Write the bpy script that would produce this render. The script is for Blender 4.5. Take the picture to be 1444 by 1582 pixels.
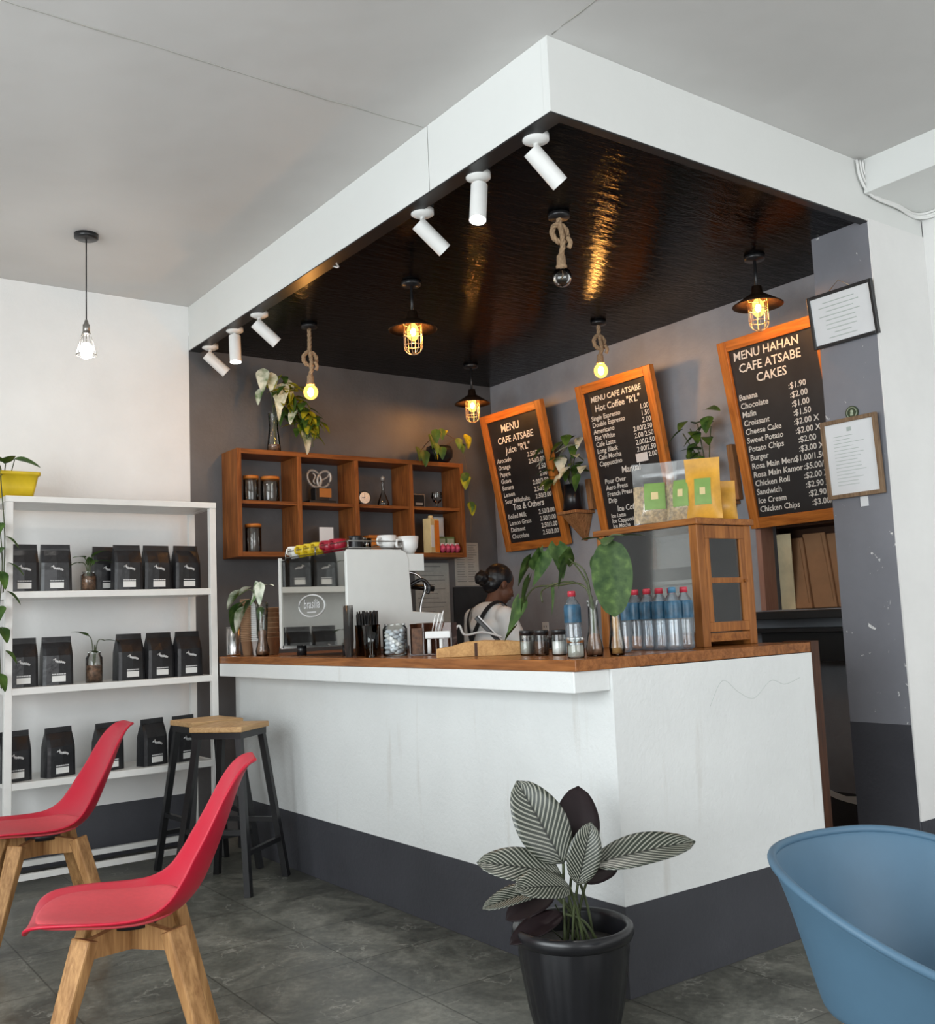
import bpy, bmesh, math, random
from mathutils import Vector, Matrix, Euler
random.seed(7)
R = math.radians
PI = math.pi
SC = bpy.context.scene
for _o in list(bpy.data.objects):
    bpy.data.objects.remove(_o)
COL = SC.collection

# ------------------------------------------------------------------ camera
cam_d = bpy.data.cameras.new('camera')
cam = bpy.data.objects.new('camera', cam_d)
COL.objects.link(cam)
cam_d.sensor_fit = 'HORIZONTAL'
cam_d.sensor_width = 36.0
cam_d.lens = 36.0 * 1550.5 / 1444.0
cam_d.clip_start = 0.05
def aim(yaw, pitch, roll):
    f = Vector((math.sin(yaw) * math.cos(pitch), math.cos(yaw) * math.cos(pitch), math.sin(pitch)))
    r = Vector((math.cos(yaw), -math.sin(yaw), 0))
    u = r.cross(f)
    r2 = math.cos(roll) * r + math.sin(roll) * u
    u2 = -math.sin(roll) * r + math.cos(roll) * u
    return Matrix((r2, u2, -f)).transposed().to_4x4()
cam.matrix_world = Matrix.Translation((-2.4915, -2.5916, 1.3)) @ aim(R(36.165), R(6.173), R(-2.422))
SC.camera = cam

# ------------------------------------------------------------------ exposure, sky, daylight
SC.view_settings.view_transform = 'Standard'
SC.view_settings.look = 'None'
SC.view_settings.gamma = 1.0
SC.view_settings.use_curve_mapping = False
SC.view_settings.exposure = 0.0
W = bpy.data.worlds.new('sky')
SC.world = W
W.use_nodes = True
W.node_tree.nodes['Background'].inputs[0].default_value = (0.92, 0.96, 1.0, 1)
W.node_tree.nodes['Background'].inputs[1].default_value = 1.0

def area(name, loc, direction, sx, sy, watts, color):
    d = bpy.data.lights.new(name, 'AREA')
    d.shape = 'RECTANGLE'; d.size = sx; d.size_y = sy; d.energy = watts; d.color = color
    o = bpy.data.objects.new(name, d); COL.objects.link(o)
    o.location = loc
    o.rotation_euler = Vector(direction).to_track_quat('-Z', 'Y').to_euler()
    return o
# daylight entering through the two window openings in the dining room walls
area('window_daylight', (-4.72, -1.2, 1.75), (1, 0, -0.04), 4.4, 2.1, 225, (0.90, 0.97, 1.0))
area('window_daylight', (-0.9, -6.22, 1.7), (0, 1, -0.02), 4.4, 2.1, 138, (0.97, 0.985, 1.0))

# ------------------------------------------------------------------ dimensions (metres)
LY = 3.647      # back wall
XR = 2.343      # wall carrying the menus
ZS = 3.137      # black ceiling over the bar
ZC = 3.431      # white ceiling
T = 1.15        # worktop height
LED = -0.168    # outer edge of the worktop

# ------------------------------------------------------------------ materials
def new_mat(name):
    m = bpy.data.materials.new(name)
    m.use_nodes = True
    nt = m.node_tree
    return m, nt, nt.nodes['Principled BSDF']
def ND(nt, kind, **kw):
    n = nt.nodes.new(kind)
    for k, v in kw.items():
        setattr(n, k, v)
    return n
def ramp(nt, fac, stops):
    r = ND(nt, 'ShaderNodeValToRGB')
    while len(r.color_ramp.elements) < len(stops):
        r.color_ramp.elements.new(0.5)
    for e, (p, c) in zip(r.color_ramp.elements, stops):
        e.position = p; e.color = (c[0], c[1], c[2], 1)
    nt.links.new(fac, r.inputs[0])
    return r
def coords(nt, scale=(1, 1, 1), kind='Object', rot=(0, 0, 0)):
    tc = ND(nt, 'ShaderNodeTexCoord'); mp = ND(nt, 'ShaderNodeMapping')
    mp.inputs['Scale'].default_value = scale
    mp.inputs['Rotation'].default_value = rot
    nt.links.new(tc.outputs[kind], mp.inputs[0])
    return mp.outputs[0]
def noise(nt, vec, scale, detail=4, rough=0.55, dist=0.0):
    n = ND(nt, 'ShaderNodeTexNoise')
    n.inputs['Scale'].default_value = scale; n.inputs['Detail'].default_value = detail
    n.inputs['Roughness'].default_value = rough; n.inputs['Distortion'].default_value = dist
    nt.links.new(vec, n.inputs['Vector'])
    return n.outputs['Fac']
def bump(nt, b, h, strength, dist=0.01):
    n = ND(nt, 'ShaderNodeBump')
    n.inputs['Strength'].default_value = strength; n.inputs['Distance'].default_value = dist
    nt.links.new(h, n.inputs['Height']); nt.links.new(n.outputs[0], b.inputs['Normal'])
def sc3(c, k):
    return tuple(min(1, x * k) for x in c)
def plain(name, col, rough=0.5, metal=0.0, var=0.08, scale=14, bmp=0.0, spec=0.5):
    m, nt, b = new_mat(name)
    n = noise(nt, coords(nt), scale)
    r = ramp(nt, n, [(0.3, sc3(col, 1 - var)), (0.7, sc3(col, 1 + var))])
    nt.links.new(r.outputs[0], b.inputs['Base Color'])
    b.inputs['Roughness'].default_value = rough
    b.inputs['Metallic'].default_value = metal
    b.inputs['Specular IOR Level'].default_value = spec
    if bmp: bump(nt, b, n, bmp)
    return m
def plaster(name, col, rough=0.75, var=0.05, bmp=0.12, stain=None):
    m, nt, b = new_mat(name)
    v = coords(nt)
    n1 = noise(nt, v, 1.7, 5, 0.6); n2 = noise(nt, v, 45, 3, 0.6)
    r = ramp(nt, n1, [(0.3, sc3(col, 1 - var)), (0.7, sc3(col, 1 + var))])
    out = r.outputs[0]
    if stain:
        v2 = coords(nt, (3.5, 3.5, 0.35))
        r2 = ramp(nt, noise(nt, v2, 2.2, 5, 0.65), [(0.62, (0, 0, 0)), (0.78, (1, 1, 1))])
        mx = ND(nt, 'ShaderNodeMix', data_type='RGBA')
        mx.inputs['B'].default_value = (*stain, 1)
        nt.links.new(out, mx.inputs['A'])
        mu = ND(nt, 'ShaderNodeMath', operation='MULTIPLY'); mu.inputs[1].default_value = 0.45
        nt.links.new(r2.outputs[0], mu.inputs[0]); nt.links.new(mu.outputs[0], mx.inputs['Factor'])
        out = mx.outputs['Result']
    nt.links.new(out, b.inputs['Base Color'])
    b.inputs['Roughness'].default_value = rough
    ad = ND(nt, 'ShaderNodeMath', operation='ADD')
    nt.links.new(n1, ad.inputs[0]); nt.links.new(n2, ad.inputs[1])
    bump(nt, b, ad.outputs[0], bmp, 0.012)
    return m
def chipped(name, col, chip=(0.75, 0.75, 0.74)):
    m, nt, b = new_mat(name)
    v = coords(nt)
    n1 = noise(nt, v, 2.2, 5, 0.6)
    r = ramp(nt, n1, [(0.3, sc3(col, 0.88)), (0.7, sc3(col, 1.1))])
    n2 = noise(nt, v, 9, 6, 0.62, 1.5)
    r2 = ramp(nt, n2, [(0.655, (0, 0, 0)), (0.67, (1, 1, 1))])
    mx = ND(nt, 'ShaderNodeMix', data_type='RGBA')
    mx.inputs['B'].default_value = (*chip, 1)
    nt.links.new(r.outputs[0], mx.inputs['A']); nt.links.new(r2.outputs[0], mx.inputs['Factor'])
    nt.links.new(mx.outputs['Result'], b.inputs['Base Color'])
    b.inputs['Roughness'].default_value = 0.45
    bump(nt, b, n1, 0.15, 0.01)
    return m
def wood(name, c1, c2, axis='X', scale=1.0, rough=0.45, seed=0.0, bmp=0.05):
    m, nt, b = new_mat(name)
    s = {'X': (1.2, 14, 14), 'Y': (14, 1.2, 14), 'Z': (14, 14, 1.2)}[axis]
    v = coords(nt, tuple(x * scale for x in s))
    n = noise(nt, v, 2.2, 6, 0.62, 1.2)
    n2 = noise(nt, v, 9.0, 3, 0.5, 0.3)
    ad = ND(nt, 'ShaderNodeMath', operation='MULTIPLY_ADD'); ad.inputs[1].default_value = 0.35
    nt.links.new(n2, ad.inputs[0]); nt.links.new(n, ad.inputs[2])
    r = ramp(nt, ad.outputs[0], [(0.42, c1), (0.66, tuple((a + d) / 2 for a, d in zip(c1, c2))), (0.9, c2)])
    nt.links.new(r.outputs[0], b.inputs['Base Color'])
    b.inputs['Roughness'].default_value = rough
    b.inputs['Specular IOR Level'].default_value = 0.22
    bump(nt, b, ad.outputs[0], bmp, 0.004)
    return m
def glassy(name, tint=(0.95, 0.97, 0.96), refl=0.12, rough=0.03, alpha=0.0, col=(1, 1, 1)):
    m, nt, b = new_mat(name)
    nt.nodes.remove(b)
    out = nt.nodes['Material Output']
    tr = ND(nt, 'ShaderNodeBsdfTransparent'); tr.inputs[0].default_value = (*tint, 1)
    gl = ND(nt, 'ShaderNodeBsdfGlossy'); gl.inputs['Roughness'].default_value = rough
    fr = ND(nt, 'ShaderNodeFresnel'); fr.inputs[0].default_value = 1.45
    ad = ND(nt, 'ShaderNodeMath', operation='ADD'); ad.inputs[1].default_value = refl * 0.4
    nt.links.new(fr.outputs[0], ad.inputs[0])
    mx = ND(nt, 'ShaderNodeMixShader')
    nt.links.new(ad.outputs[0], mx.inputs[0]); nt.links.new(tr.outputs[0], mx.inputs[1]); nt.links.new(gl.outputs[0], mx.inputs[2])
    last = mx.outputs[0]
    if alpha > 0:
        df = ND(nt, 'ShaderNodeBsdfDiffuse'); df.inputs[0].default_value = (*col, 1)
        n = noise(nt, coords(nt), 30, 3)
        mu = ND(nt, 'ShaderNodeMath', operation='MULTIPLY'); mu.inputs[1].default_value = alpha * 2
        nt.links.new(n, mu.inputs[0])
        m2 = ND(nt, 'ShaderNodeMixShader')
        nt.links.new(mu.outputs[0], m2.inputs[0]); nt.links.new(last, m2.inputs[1]); nt.links.new(df.outputs[0], m2.inputs[2])
        last = m2.outputs[0]
    nt.links.new(last, out.inputs['Surface'])
    return m
def glow(name, col, strength):
    m, nt, b = new_mat(name)
    b.inputs['Base Color'].default_value = (0.8, 0.8, 0.8, 1)
    b.inputs['Emission Color'].default_value = (*col, 1)
    b.inputs['Emission Strength'].default_value = strength
    return m
def glow_glass(name, col, strength, trans=0.5):
    m, nt, b = new_mat(name)
    nt.nodes.remove(b)
    out = nt.nodes['Material Output']
    tr = ND(nt, 'ShaderNodeBsdfTransparent')
    em = ND(nt, 'ShaderNodeEmission'); em.inputs[0].default_value = (*col, 1); em.inputs[1].default_value = strength
    mx = ND(nt, 'ShaderNodeMixShader'); mx.inputs[0].default_value = 1 - trans
    nt.links.new(tr.outputs[0], mx.inputs[1]); nt.links.new(em.outputs[0], mx.inputs[2])
    nt.links.new(mx.outputs[0], out.inputs['Surface'])
    return m
def leafy(name, dark, light, scale=20, rough=0.4, light_at=0.6):
    m, nt, b = new_mat(name)
    n = noise(nt, coords(nt), scale, 3, 0.5)
    r = ramp(nt, n, [(0.35, dark), (light_at, tuple((a + c) / 2 for a, c in zip(dark, light))), (light_at + 0.12, light)])
    nt.links.new(r.outputs[0], b.inputs['Base Color'])
    b.inputs['Roughness'].default_value = rough + 0.12
    b.inputs['Specular IOR Level'].default_value = 0.3
    return m
def striped_leaf(name):
    m, nt, b = new_mat(name)
    tc = ND(nt, 'ShaderNodeTexCoord'); sp = ND(nt, 'ShaderNodeSeparateXYZ')
    nt.links.new(tc.outputs['UV'], sp.inputs[0])
    a = ND(nt, 'ShaderNodeMath', operation='ABSOLUTE'); nt.links.new(sp.outputs[0], a.inputs[0])
    k = ND(nt, 'ShaderNodeMath', operation='MULTIPLY_ADD'); k.inputs[1].default_value = -0.30
    nt.links.new(a.outputs[0], k.inputs[0]); nt.links.new(sp.outputs[1], k.inputs[2])
    w = ND(nt, 'ShaderNodeMath', operation='MULTIPLY'); w.inputs[1].default_value = 2 * PI * 15
    nt.links.new(k.outputs[0], w.inputs[0])
    s = ND(nt, 'ShaderNodeMath', operation='SINE'); nt.links.new(w.outputs[0], s.inputs[0])
    r = ramp(nt, s.outputs[0], [(0.30, (0.020, 0.026, 0.018)), (0.62, (0.27, 0.27, 0.225))])
    # dark midrib
    mr = ramp(nt, a.outputs[0], [(0.02, (0.02, 0.02, 0.015)), (0.06, (1, 1, 1))])
    mx = ND(nt, 'ShaderNodeMix', data_type='RGBA', blend_type='MULTIPLY'); mx.inputs['Factor'].default_value = 0.8
    nt.links.new(r.outputs[0], mx.inputs['A']); nt.links.new(mr.outputs[0], mx.inputs['B'])
    nt.links.new(mx.outputs['Result'], b.inputs['Base Color'])
    b.inputs['Roughness'].default_value = 0.38
    return m

def floor_mat():
    m, nt, b = new_mat('stone_tile_floor')
    v = coords(nt)
    warp = noise(nt, v, 3.0, 4, 0.6)
    n1 = noise(nt, v, 2.4, 6, 0.7, 1.5)
    n2 = noise(nt, v, 34, 4, 0.65)
    base = ramp(nt, n1, [(0.34, (0.060, 0.060, 0.050)), (0.50, (0.120, 0.120, 0.100)), (0.66, (0.20, 0.196, 0.165))])
    veins = ND(nt, 'ShaderNodeTexVoronoi', feature='DISTANCE_TO_EDGE'); veins.inputs['Scale'].default_value = 7.0
    mixv = ND(nt, 'ShaderNodeMix', data_type='VECTOR'); mixv.inputs['Factor'].default_value = 0.35
    nz = ND(nt, 'ShaderNodeTexNoise'); nz.inputs['Scale'].default_value = 5.0; nz.inputs['Detail'].default_value = 5
    nt.links.new(v, nz.inputs['Vector'])
    nt.links.new(v, mixv.inputs['A']); nt.links.new(nz.outputs['Color'], mixv.inputs['B'])
    nt.links.new(mixv.outputs['Result'], veins.inputs['Vector'])
    vr = ramp(nt, veins.outputs['Distance'], [(0.0, (1, 1, 1)), (0.028, (0, 0, 0))])
    gate = ramp(nt, noise(nt, v, 5.5, 3), [(0.5, (0, 0, 0)), (0.62, (1, 1, 1))])
    g2 = ND(nt, 'ShaderNodeMath', operation='MULTIPLY'); nt.links.new(vr.outputs[0], g2.inputs[0]); nt.links.new(gate.outputs[0], g2.inputs[1])
    g3 = ND(nt, 'ShaderNodeMath', operation='MULTIPLY'); g3.inputs[1].default_value = 0.8; nt.links.new(g2.outputs[0], g3.inputs[0])
    m1 = ND(nt, 'ShaderNodeMix', data_type='RGBA'); m1.inputs['B'].default_value = (0.33, 0.32, 0.28, 1)
    nt.links.new(base.outputs[0], m1.inputs['A']); nt.links.new(g3.outputs[0], m1.inputs['Factor'])
    sp = ramp(nt, n2, [(0.35, (0.72, 0.72, 0.72)), (0.65, (1.2, 1.2, 1.2))])
    m2 = ND(nt, 'ShaderNodeMix', data_type='RGBA', blend_type='MULTIPLY'); m2.inputs['Factor'].default_value = 0.8
    nt.links.new(m1.outputs['Result'], m2.inputs['A']); nt.links.new(sp.outputs[0], m2.inputs['B'])
    br = ND(nt, 'ShaderNodeTexBrick'); br.offset = 0.0
    br.inputs['Scale'].default_value = 1.0; br.inputs['Brick Width'].default_value = 0.5; br.inputs['Row Height'].default_value = 0.5
    br.inputs['Mortar Size'].default_value = 0.0035; br.inputs['Mortar Smooth'].default_value = 0.1
    br.inputs['Color1'].default_value = (1, 1, 1, 1); br.inputs['Color2'].default_value = (0.88, 0.88, 0.88, 1); br.inputs['Mortar'].default_value = (0.45, 0.44, 0.42, 1)
    nt.links.new(v, br.inputs['Vector'])
    m3 = ND(nt, 'ShaderNodeMix', data_type='RGBA', blend_type='MULTIPLY'); m3.inputs['Factor'].default_value = 1.0
    nt.links.new(m2.outputs['Result'], m3.inputs['A']); nt.links.new(br.outputs['Color'], m3.inputs['B'])
    nt.links.new(m3.outputs['Result'], b.inputs['Base Color'])
    rr = ramp(nt, n1, [(0.3, (0.28, 0.28, 0.28)), (0.7, (0.42, 0.42, 0.42))])
    nt.links.new(rr.outputs[0], b.inputs['Roughness'])
    bump(nt, b, n2, 0.05, 0.004)
    return m
def gloss_ceiling():
    m, nt, b = new_mat('glossy_black_plywood')
    v = coords(nt, (2.2, 9.0, 1))
    n = noise(nt, v, 3.0, 5, 0.6, 0.8)
    n2 = noise(nt, coords(nt, (9, 30, 1)), 3.0, 3, 0.5)
    b.inputs['Base Color'].default_value = (0.0025, 0.002, 0.002, 1)
    b.inputs['Specular IOR Level'].default_value = 0.065
    b.inputs['Roughness'].default_value = 0.12
    ad = ND(nt, 'ShaderNodeMath', operation='MULTIPLY_ADD'); ad.inputs[1].default_value = 0.35
    nt.links.new(n2, ad.inputs[0]); nt.links.new(n, ad.inputs[2])
    bump(nt, b, ad.outputs[0], 0.36, 0.010)
    return m
def ceiling_mat():
    m, nt, b = new_mat('white_ceiling_paint')
    v = coords(nt)
    n1 = noise(nt, v, 1.1, 4, 0.55)
    r = ramp(nt, n1, [(0.3, (0.56, 0.55, 0.535)), (0.7, (0.62, 0.61, 0.595))])
    nt.links.new(r.outputs[0], b.inputs['Base Color'])
    b.inputs['Roughness'].default_value = 0.55
    bump(nt, b, noise(nt, v, 1.6, 3, 0.5), 0.35, 0.05)
    return m

M = {}
M['floor'] = floor_mat()
M['ceiling'] = ceiling_mat()
M['joint'] = plain('grey_joint_filler', (0.36, 0.35, 0.32), 0.7)
M['black_ceiling'] = gloss_ceiling()
M['white_wall'] = plaster('white_wall_paint', (0.79, 0.785, 0.77))
M['counter_white'] = plaster('counter_white_paint', (0.74, 0.755, 0.745), 0.6, 0.05, 0.2, stain=(0.50, 0.46, 0.40))
M['fascia_white'] = plaster('soffit_white_paint', (0.735, 0.745, 0.725), 0.65, 0.02, 0.05)
M['grey_wall'] = plaster('charcoal_wall_paint', (0.105, 0.103, 0.105), 0.5, 0.25, 0.12)
M['grey_wall_light'] = plaster('slate_grey_wall_paint', (0.32, 0.33, 0.36), 0.5, 0.22, 0.15)
M['dado'] = plaster('dark_grey_dado_paint', (0.052, 0.053, 0.062), 0.42, 0.18, 0.12)
M['pillar_grey'] = chipped('chipped_grey_pillar_paint', (0.20, 0.205, 0.23))
M['white_metal'] = plain('white_painted_metal', (0.74, 0.73, 0.70), 0.35, 0, 0.04)
M['black_metal'] = plain('black_painted_metal', (0.012, 0.012, 0.013), 0.35)
M['black_plastic'] = plain('black_plastic', (0.012, 0.012, 0.013), 0.32)
M['pot_black'] = plain('black_pot_plastic', (0.010, 0.010, 0.012), 0.30, 0, 0.1)
M['white_plastic'] = plain('white_plastic', (0.78, 0.78, 0.76), 0.4, 0, 0.03)
M['machine_white'] = plain('white_enamel', (0.72, 0.73, 0.70), 0.3, 0, 0.02)
M['red'] = plain('red_chair_plastic', (0.50, 0.006, 0.030), 0.36, 0, 0.03)
M['red_pad'] = plain('red_leatherette', (0.58, 0.062, 0.078), 0.6, 0, 0.05, 60, 0.05)
M['blue'] = plain('blue_chair_plastic', (0.068, 0.140, 0.212), 0.55, 0, 0.03)
M['beech'] = wood('oak_chair_legs', (0.19, 0.085, 0.030), (0.52, 0.29, 0.12), 'Z', 1.0, 0.5)
M['stool_top'] = wood('pine_stool_top', (0.36, 0.20, 0.085), (0.62, 0.40, 0.20), 'X', 1.0, 0.5)
M['teak'] = wood('teak_frame', (0.28, 0.078, 0.013), (0.68, 0.24, 0.045), 'Z', 0.8, 0.4)
M['teak_h'] = wood('teak_frame_across', (0.28, 0.078, 0.013), (0.68, 0.24, 0.045), 'X', 0.8, 0.4)
M['shelf_wood'] = wood('brown_cabinet_wood', (0.105, 0.029, 0.008), (0.34, 0.118, 0.030), 'Z', 0.9, 0.45)
M['shelf_wood_h'] = wood('brown_cabinet_wood_across', (0.105, 0.029, 0.008), (0.34, 0.118, 0.030), 'X', 0.9, 0.45)
M['case_wood'] = wood('varnished_case_wood', (0.16, 0.050, 0.012), (0.42, 0.16, 0.040), 'Z', 0.9, 0.38)
M['case_wood_h'] = wood('varnished_case_wood_across', (0.16, 0.050, 0.012), (0.42, 0.16, 0.040), 'Y', 0.9, 0.38)
M['worktop'] = wood('varnished_worktop', (0.13, 0.040, 0.010), (0.38, 0.145, 0.042), 'Y', 0.7, 0.25)
M['dark_trim'] = wood('dark_brown_trim', (0.022, 0.010, 0.006), (0.085, 0.032, 0.015), 'Z', 1.2, 0.5)
M['board_wood'] = wood('light_tray_wood', (0.32, 0.16, 0.055), (0.56, 0.33, 0.13), 'Y', 1.0, 0.45)
M['bark_wood'] = wood('live_edge_wood', (0.16, 0.06, 0.022), (0.46, 0.22, 0.09), 'Z', 1.6, 0.6)
M['pink_wood'] = wood('pale_reddish_jamb', (0.30, 0.15, 0.11), (0.42, 0.23, 0.17), 'Z', 1.0, 0.55)
M['kraft'] = plain('kraft_paper', (0.40, 0.21, 0.105), 0.75, 0, 0.1, 9)
M['kraft_cup'] = plain('kraft_cup_card', (0.42, 0.25, 0.14), 0.7, 0, 0.08)
M['white_card'] = plain('white_card', (0.78, 0.78, 0.77), 0.6, 0, 0.04)
M['chalkboard'] = plain('chalkboard_black', (0.018, 0.018, 0.019), 0.45, 0, 0.35, 5)
M['chalk'] = plain('chalk_white', (0.80, 0.79, 0.74), 0.9, 0, 0.08, 40)
M['bag_black'] = plain('matte_black_foil', (0.014, 0.014, 0.016), 0.33, 0, 0.3, 16, 0.35)
M['bag_label'] = plain('white_sticker', (0.75, 0.75, 0.73), 0.6, 0, 0.03)
M['bag_print'] = plain('silver_print', (0.62, 0.62, 0.62), 0.5)
M['glass'] = glassy('clear_glass')
M['glass_thick'] = glassy('jar_glass', (0.88, 0.90, 0.88), 0.06)
M['cup_plastic'] = glassy('frosted_cup_plastic', (0.90, 0.92, 0.92), 0.05, 0.1, 0.06, (0.8, 0.8, 0.8))
M['pet'] = glassy('clear_bottle_plastic', (0.90, 0.94, 0.97), 0.12, 0.10, 0.07, (0.75, 0.82, 0.9))
M['bottle_label'] = plain('blue_bottle_label', (0.022, 0.085, 0.15), 0.35, 0, 0.6, 26)
M['cap_red'] = plain('red_bottle_cap', (0.52, 0.035, 0.06), 0.4)
M['cap_blue'] = plain('blue_bottle_cap', (0.06, 0.20, 0.33), 0.4)
M['mirror'] = plain('polished_steel_panel', (0.50, 0.50, 0.47), 0.035, 1.0, 0.02)
M['steel'] = plain('brushed_steel', (0.62, 0.62, 0.62), 0.25, 1.0, 0.05)
M['yellow_pot'] = plain('yellow_pot_plastic', (0.62, 0.44, 0.012), 0.5, 0, 0.15, 10)
M['leaf'] = leafy('green_leaf', (0.022, 0.060, 0.010), (0.10, 0.19, 0.035), 16)
M['leaf_dark'] = leafy('deep_green_leaf', (0.016, 0.045, 0.008), (0.085, 0.145, 0.035), 30)
M['leaf_white'] = leafy('white_splashed_leaf', (0.07, 0.15, 0.035), (0.70, 0.74, 0.62), 13, 0.4, 0.47)
M['leaf_yellow'] = leafy('yellow_green_leaf', (0.08, 0.13, 0.008), (0.42, 0.38, 0.02), 14, 0.4, 0.5)
M['leaf_stripe'] = striped_leaf('pinstriped_leaf')
M['leaf_maroon'] = plain('dark_maroon_leaf', (0.010, 0.004, 0.005), 0.6, 0, 0.2, 20, 0, 0.25)
M['stem'] = plain('green_stem', (0.060, 0.075, 0.030), 0.5)
M['stem_brown'] = plain('brown_stem', (0.09, 0.06, 0.035), 0.6)
M['soil'] = plain('dark_soil', (0.014, 0.012, 0.010), 0.9, 0, 0.4, 40, 0.6)
M['pebble'] = plain('brown_pebbles', (0.22, 0.12, 0.075), 0.6, 0, 0.7, 60)
M['rope'] = plain('jute_rope', (0.36, 0.24, 0.14), 0.9, 0, 0.25, 90, 0.4)
M['bulb_core'] = glow('lit_filament', (1.0, 0.42, 0.09), 1900)
M['globe_core'] = glow('lit_globe_filament', (1.0, 0.44, 0.10), 560)
M['bulb_shell'] = glow_glass('amber_lit_glass', (1.0, 0.60, 0.12), 2.6, 0.45)
M['bulb_white'] = glow('lit_white_bulb', (1.0, 0.96, 0.90), 85)
M['spot_lens'] = glow('lit_lens', (1.0, 1.0, 0.98), 14)
M['bronze'] = plain('dark_bronze_metal', (0.055, 0.032, 0.020), 0.35, 0.7)
M['cage'] = plain('pale_wire', (0.55, 0.42, 0.28), 0.35, 0.6)
M['silver_wire'] = plain('grey_wire', (0.30, 0.29, 0.27), 0.3, 0.8)
M['skin'] = plain('brown_skin', (0.150, 0.062, 0.034), 0.5, 0, 0.06)
M['hair'] = plain('black_hair', (0.008, 0.008, 0.010), 0.35, 0, 0.3, 40, 0.3)
M['shirt'] = plain('white_cotton', (0.86, 0.87, 0.86), 0.85, 0, 0.03, 30, 0.1)
M['apron'] = plain('black_apron_cloth', (0.012, 0.012, 0.014), 0.85)
M['navy'] = plain('dark_trouser_cloth', (0.02, 0.022, 0.03), 0.85)
M['yellow'] = plain('yellow_cup', (0.72, 0.52, 0.02), 0.3, 0, 0.1, 30)
M['crimson'] = plain('crimson_cup', (0.36, 0.015, 0.035), 0.3, 0, 0.1)
M['orange'] = plain('orange_packaging', (0.72, 0.20, 0.02), 0.5, 0, 0.15)
M['cream'] = plain('cream_card', (0.66, 0.52, 0.26), 0.6, 0, 0.1)
M['pink'] = plain('pink_wrapper', (0.50, 0.06, 0.12), 0.5, 0, 0.6, 50)
M['green_box'] = plain('green_box_card', (0.13, 0.19, 0.07), 0.6, 0, 0.15)
M['green_label'] = plain('green_label', (0.20, 0.33, 0.085), 0.6, 0, 0.12)
M['granola'] = plain('oat_flakes', (0.52, 0.37, 0.19), 0.8, 0, 0.55, 70, 0.5)
M['pouch'] = glassy('clear_pouch_plastic', (0.96, 0.97, 0.97), 0.15, 0.15, 0.09, (0.85, 0.86, 0.86))
M['yellow_pouch'] = plain('yellow_kraft_pouch', (0.62, 0.31, 0.035), 0.4, 0, 0.25, 12)
M['paper'] = plain('white_paper', (0.74, 0.75, 0.76), 0.7, 0, 0.02)
M['paper_old'] = plain('greyed_paper', (0.42, 0.41, 0.37), 0.75, 0, 0.08, 30)
M['paper_white_blue'] = plain('white_blue_wrappers', (0.62, 0.66, 0.72), 0.35, 0, 0.35, 38)
M['ink'] = plain('pale_grey_ink', (0.42, 0.47, 0.44), 0.8)
M['ink_dark'] = plain('dark_ink', (0.16, 0.16, 0.16), 0.8)
M['oak_frame'] = wood('brown_picture_frame', (0.12, 0.07, 0.04), (0.30, 0.20, 0.12), 'Z', 1.5, 0.5)
M['straw'] = plain('black_straws', (0.010, 0.010, 0.011), 0.35)
M['emblem'] = plain('dark_green_enamel', (0.03, 0.05, 0.022), 0.4)
M['emblem_light'] = plain('pale_green_enamel', (0.36, 0.42, 0.30), 0.4)
M['coffee'] = plain('brown_contents', (0.10, 0.045, 0.022), 0.7, 0, 0.5, 60)
M['tray_brown'] = glassy('brown_acrylic', (0.50, 0.30, 0.21), 0.03, 0.08, 0.2, (0.2, 0.08, 0.04))
M['gold'] = plain('gold_emblem', (0.44, 0.20, 0.06), 0.35, 0.6)
M['pale_metal'] = plain('pale_trophy_metal', (0.42, 0.40, 0.37), 0.4, 0.4)
M['dark_tile'] = plain('dark_slate_panel', (0.022, 0.023, 0.025), 0.3, 0, 0.4, 6)
M['concrete_niche'] = plain('brown_niche_board', (0.10, 0.045, 0.025), 0.6)
M['sunlit'] = plain('cream_daylight_color', (0.72, 0.62, 0.40), 0.7, 0, 0.2, 6)  # cream colour imitates the daylight-bright strip in the niche

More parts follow.
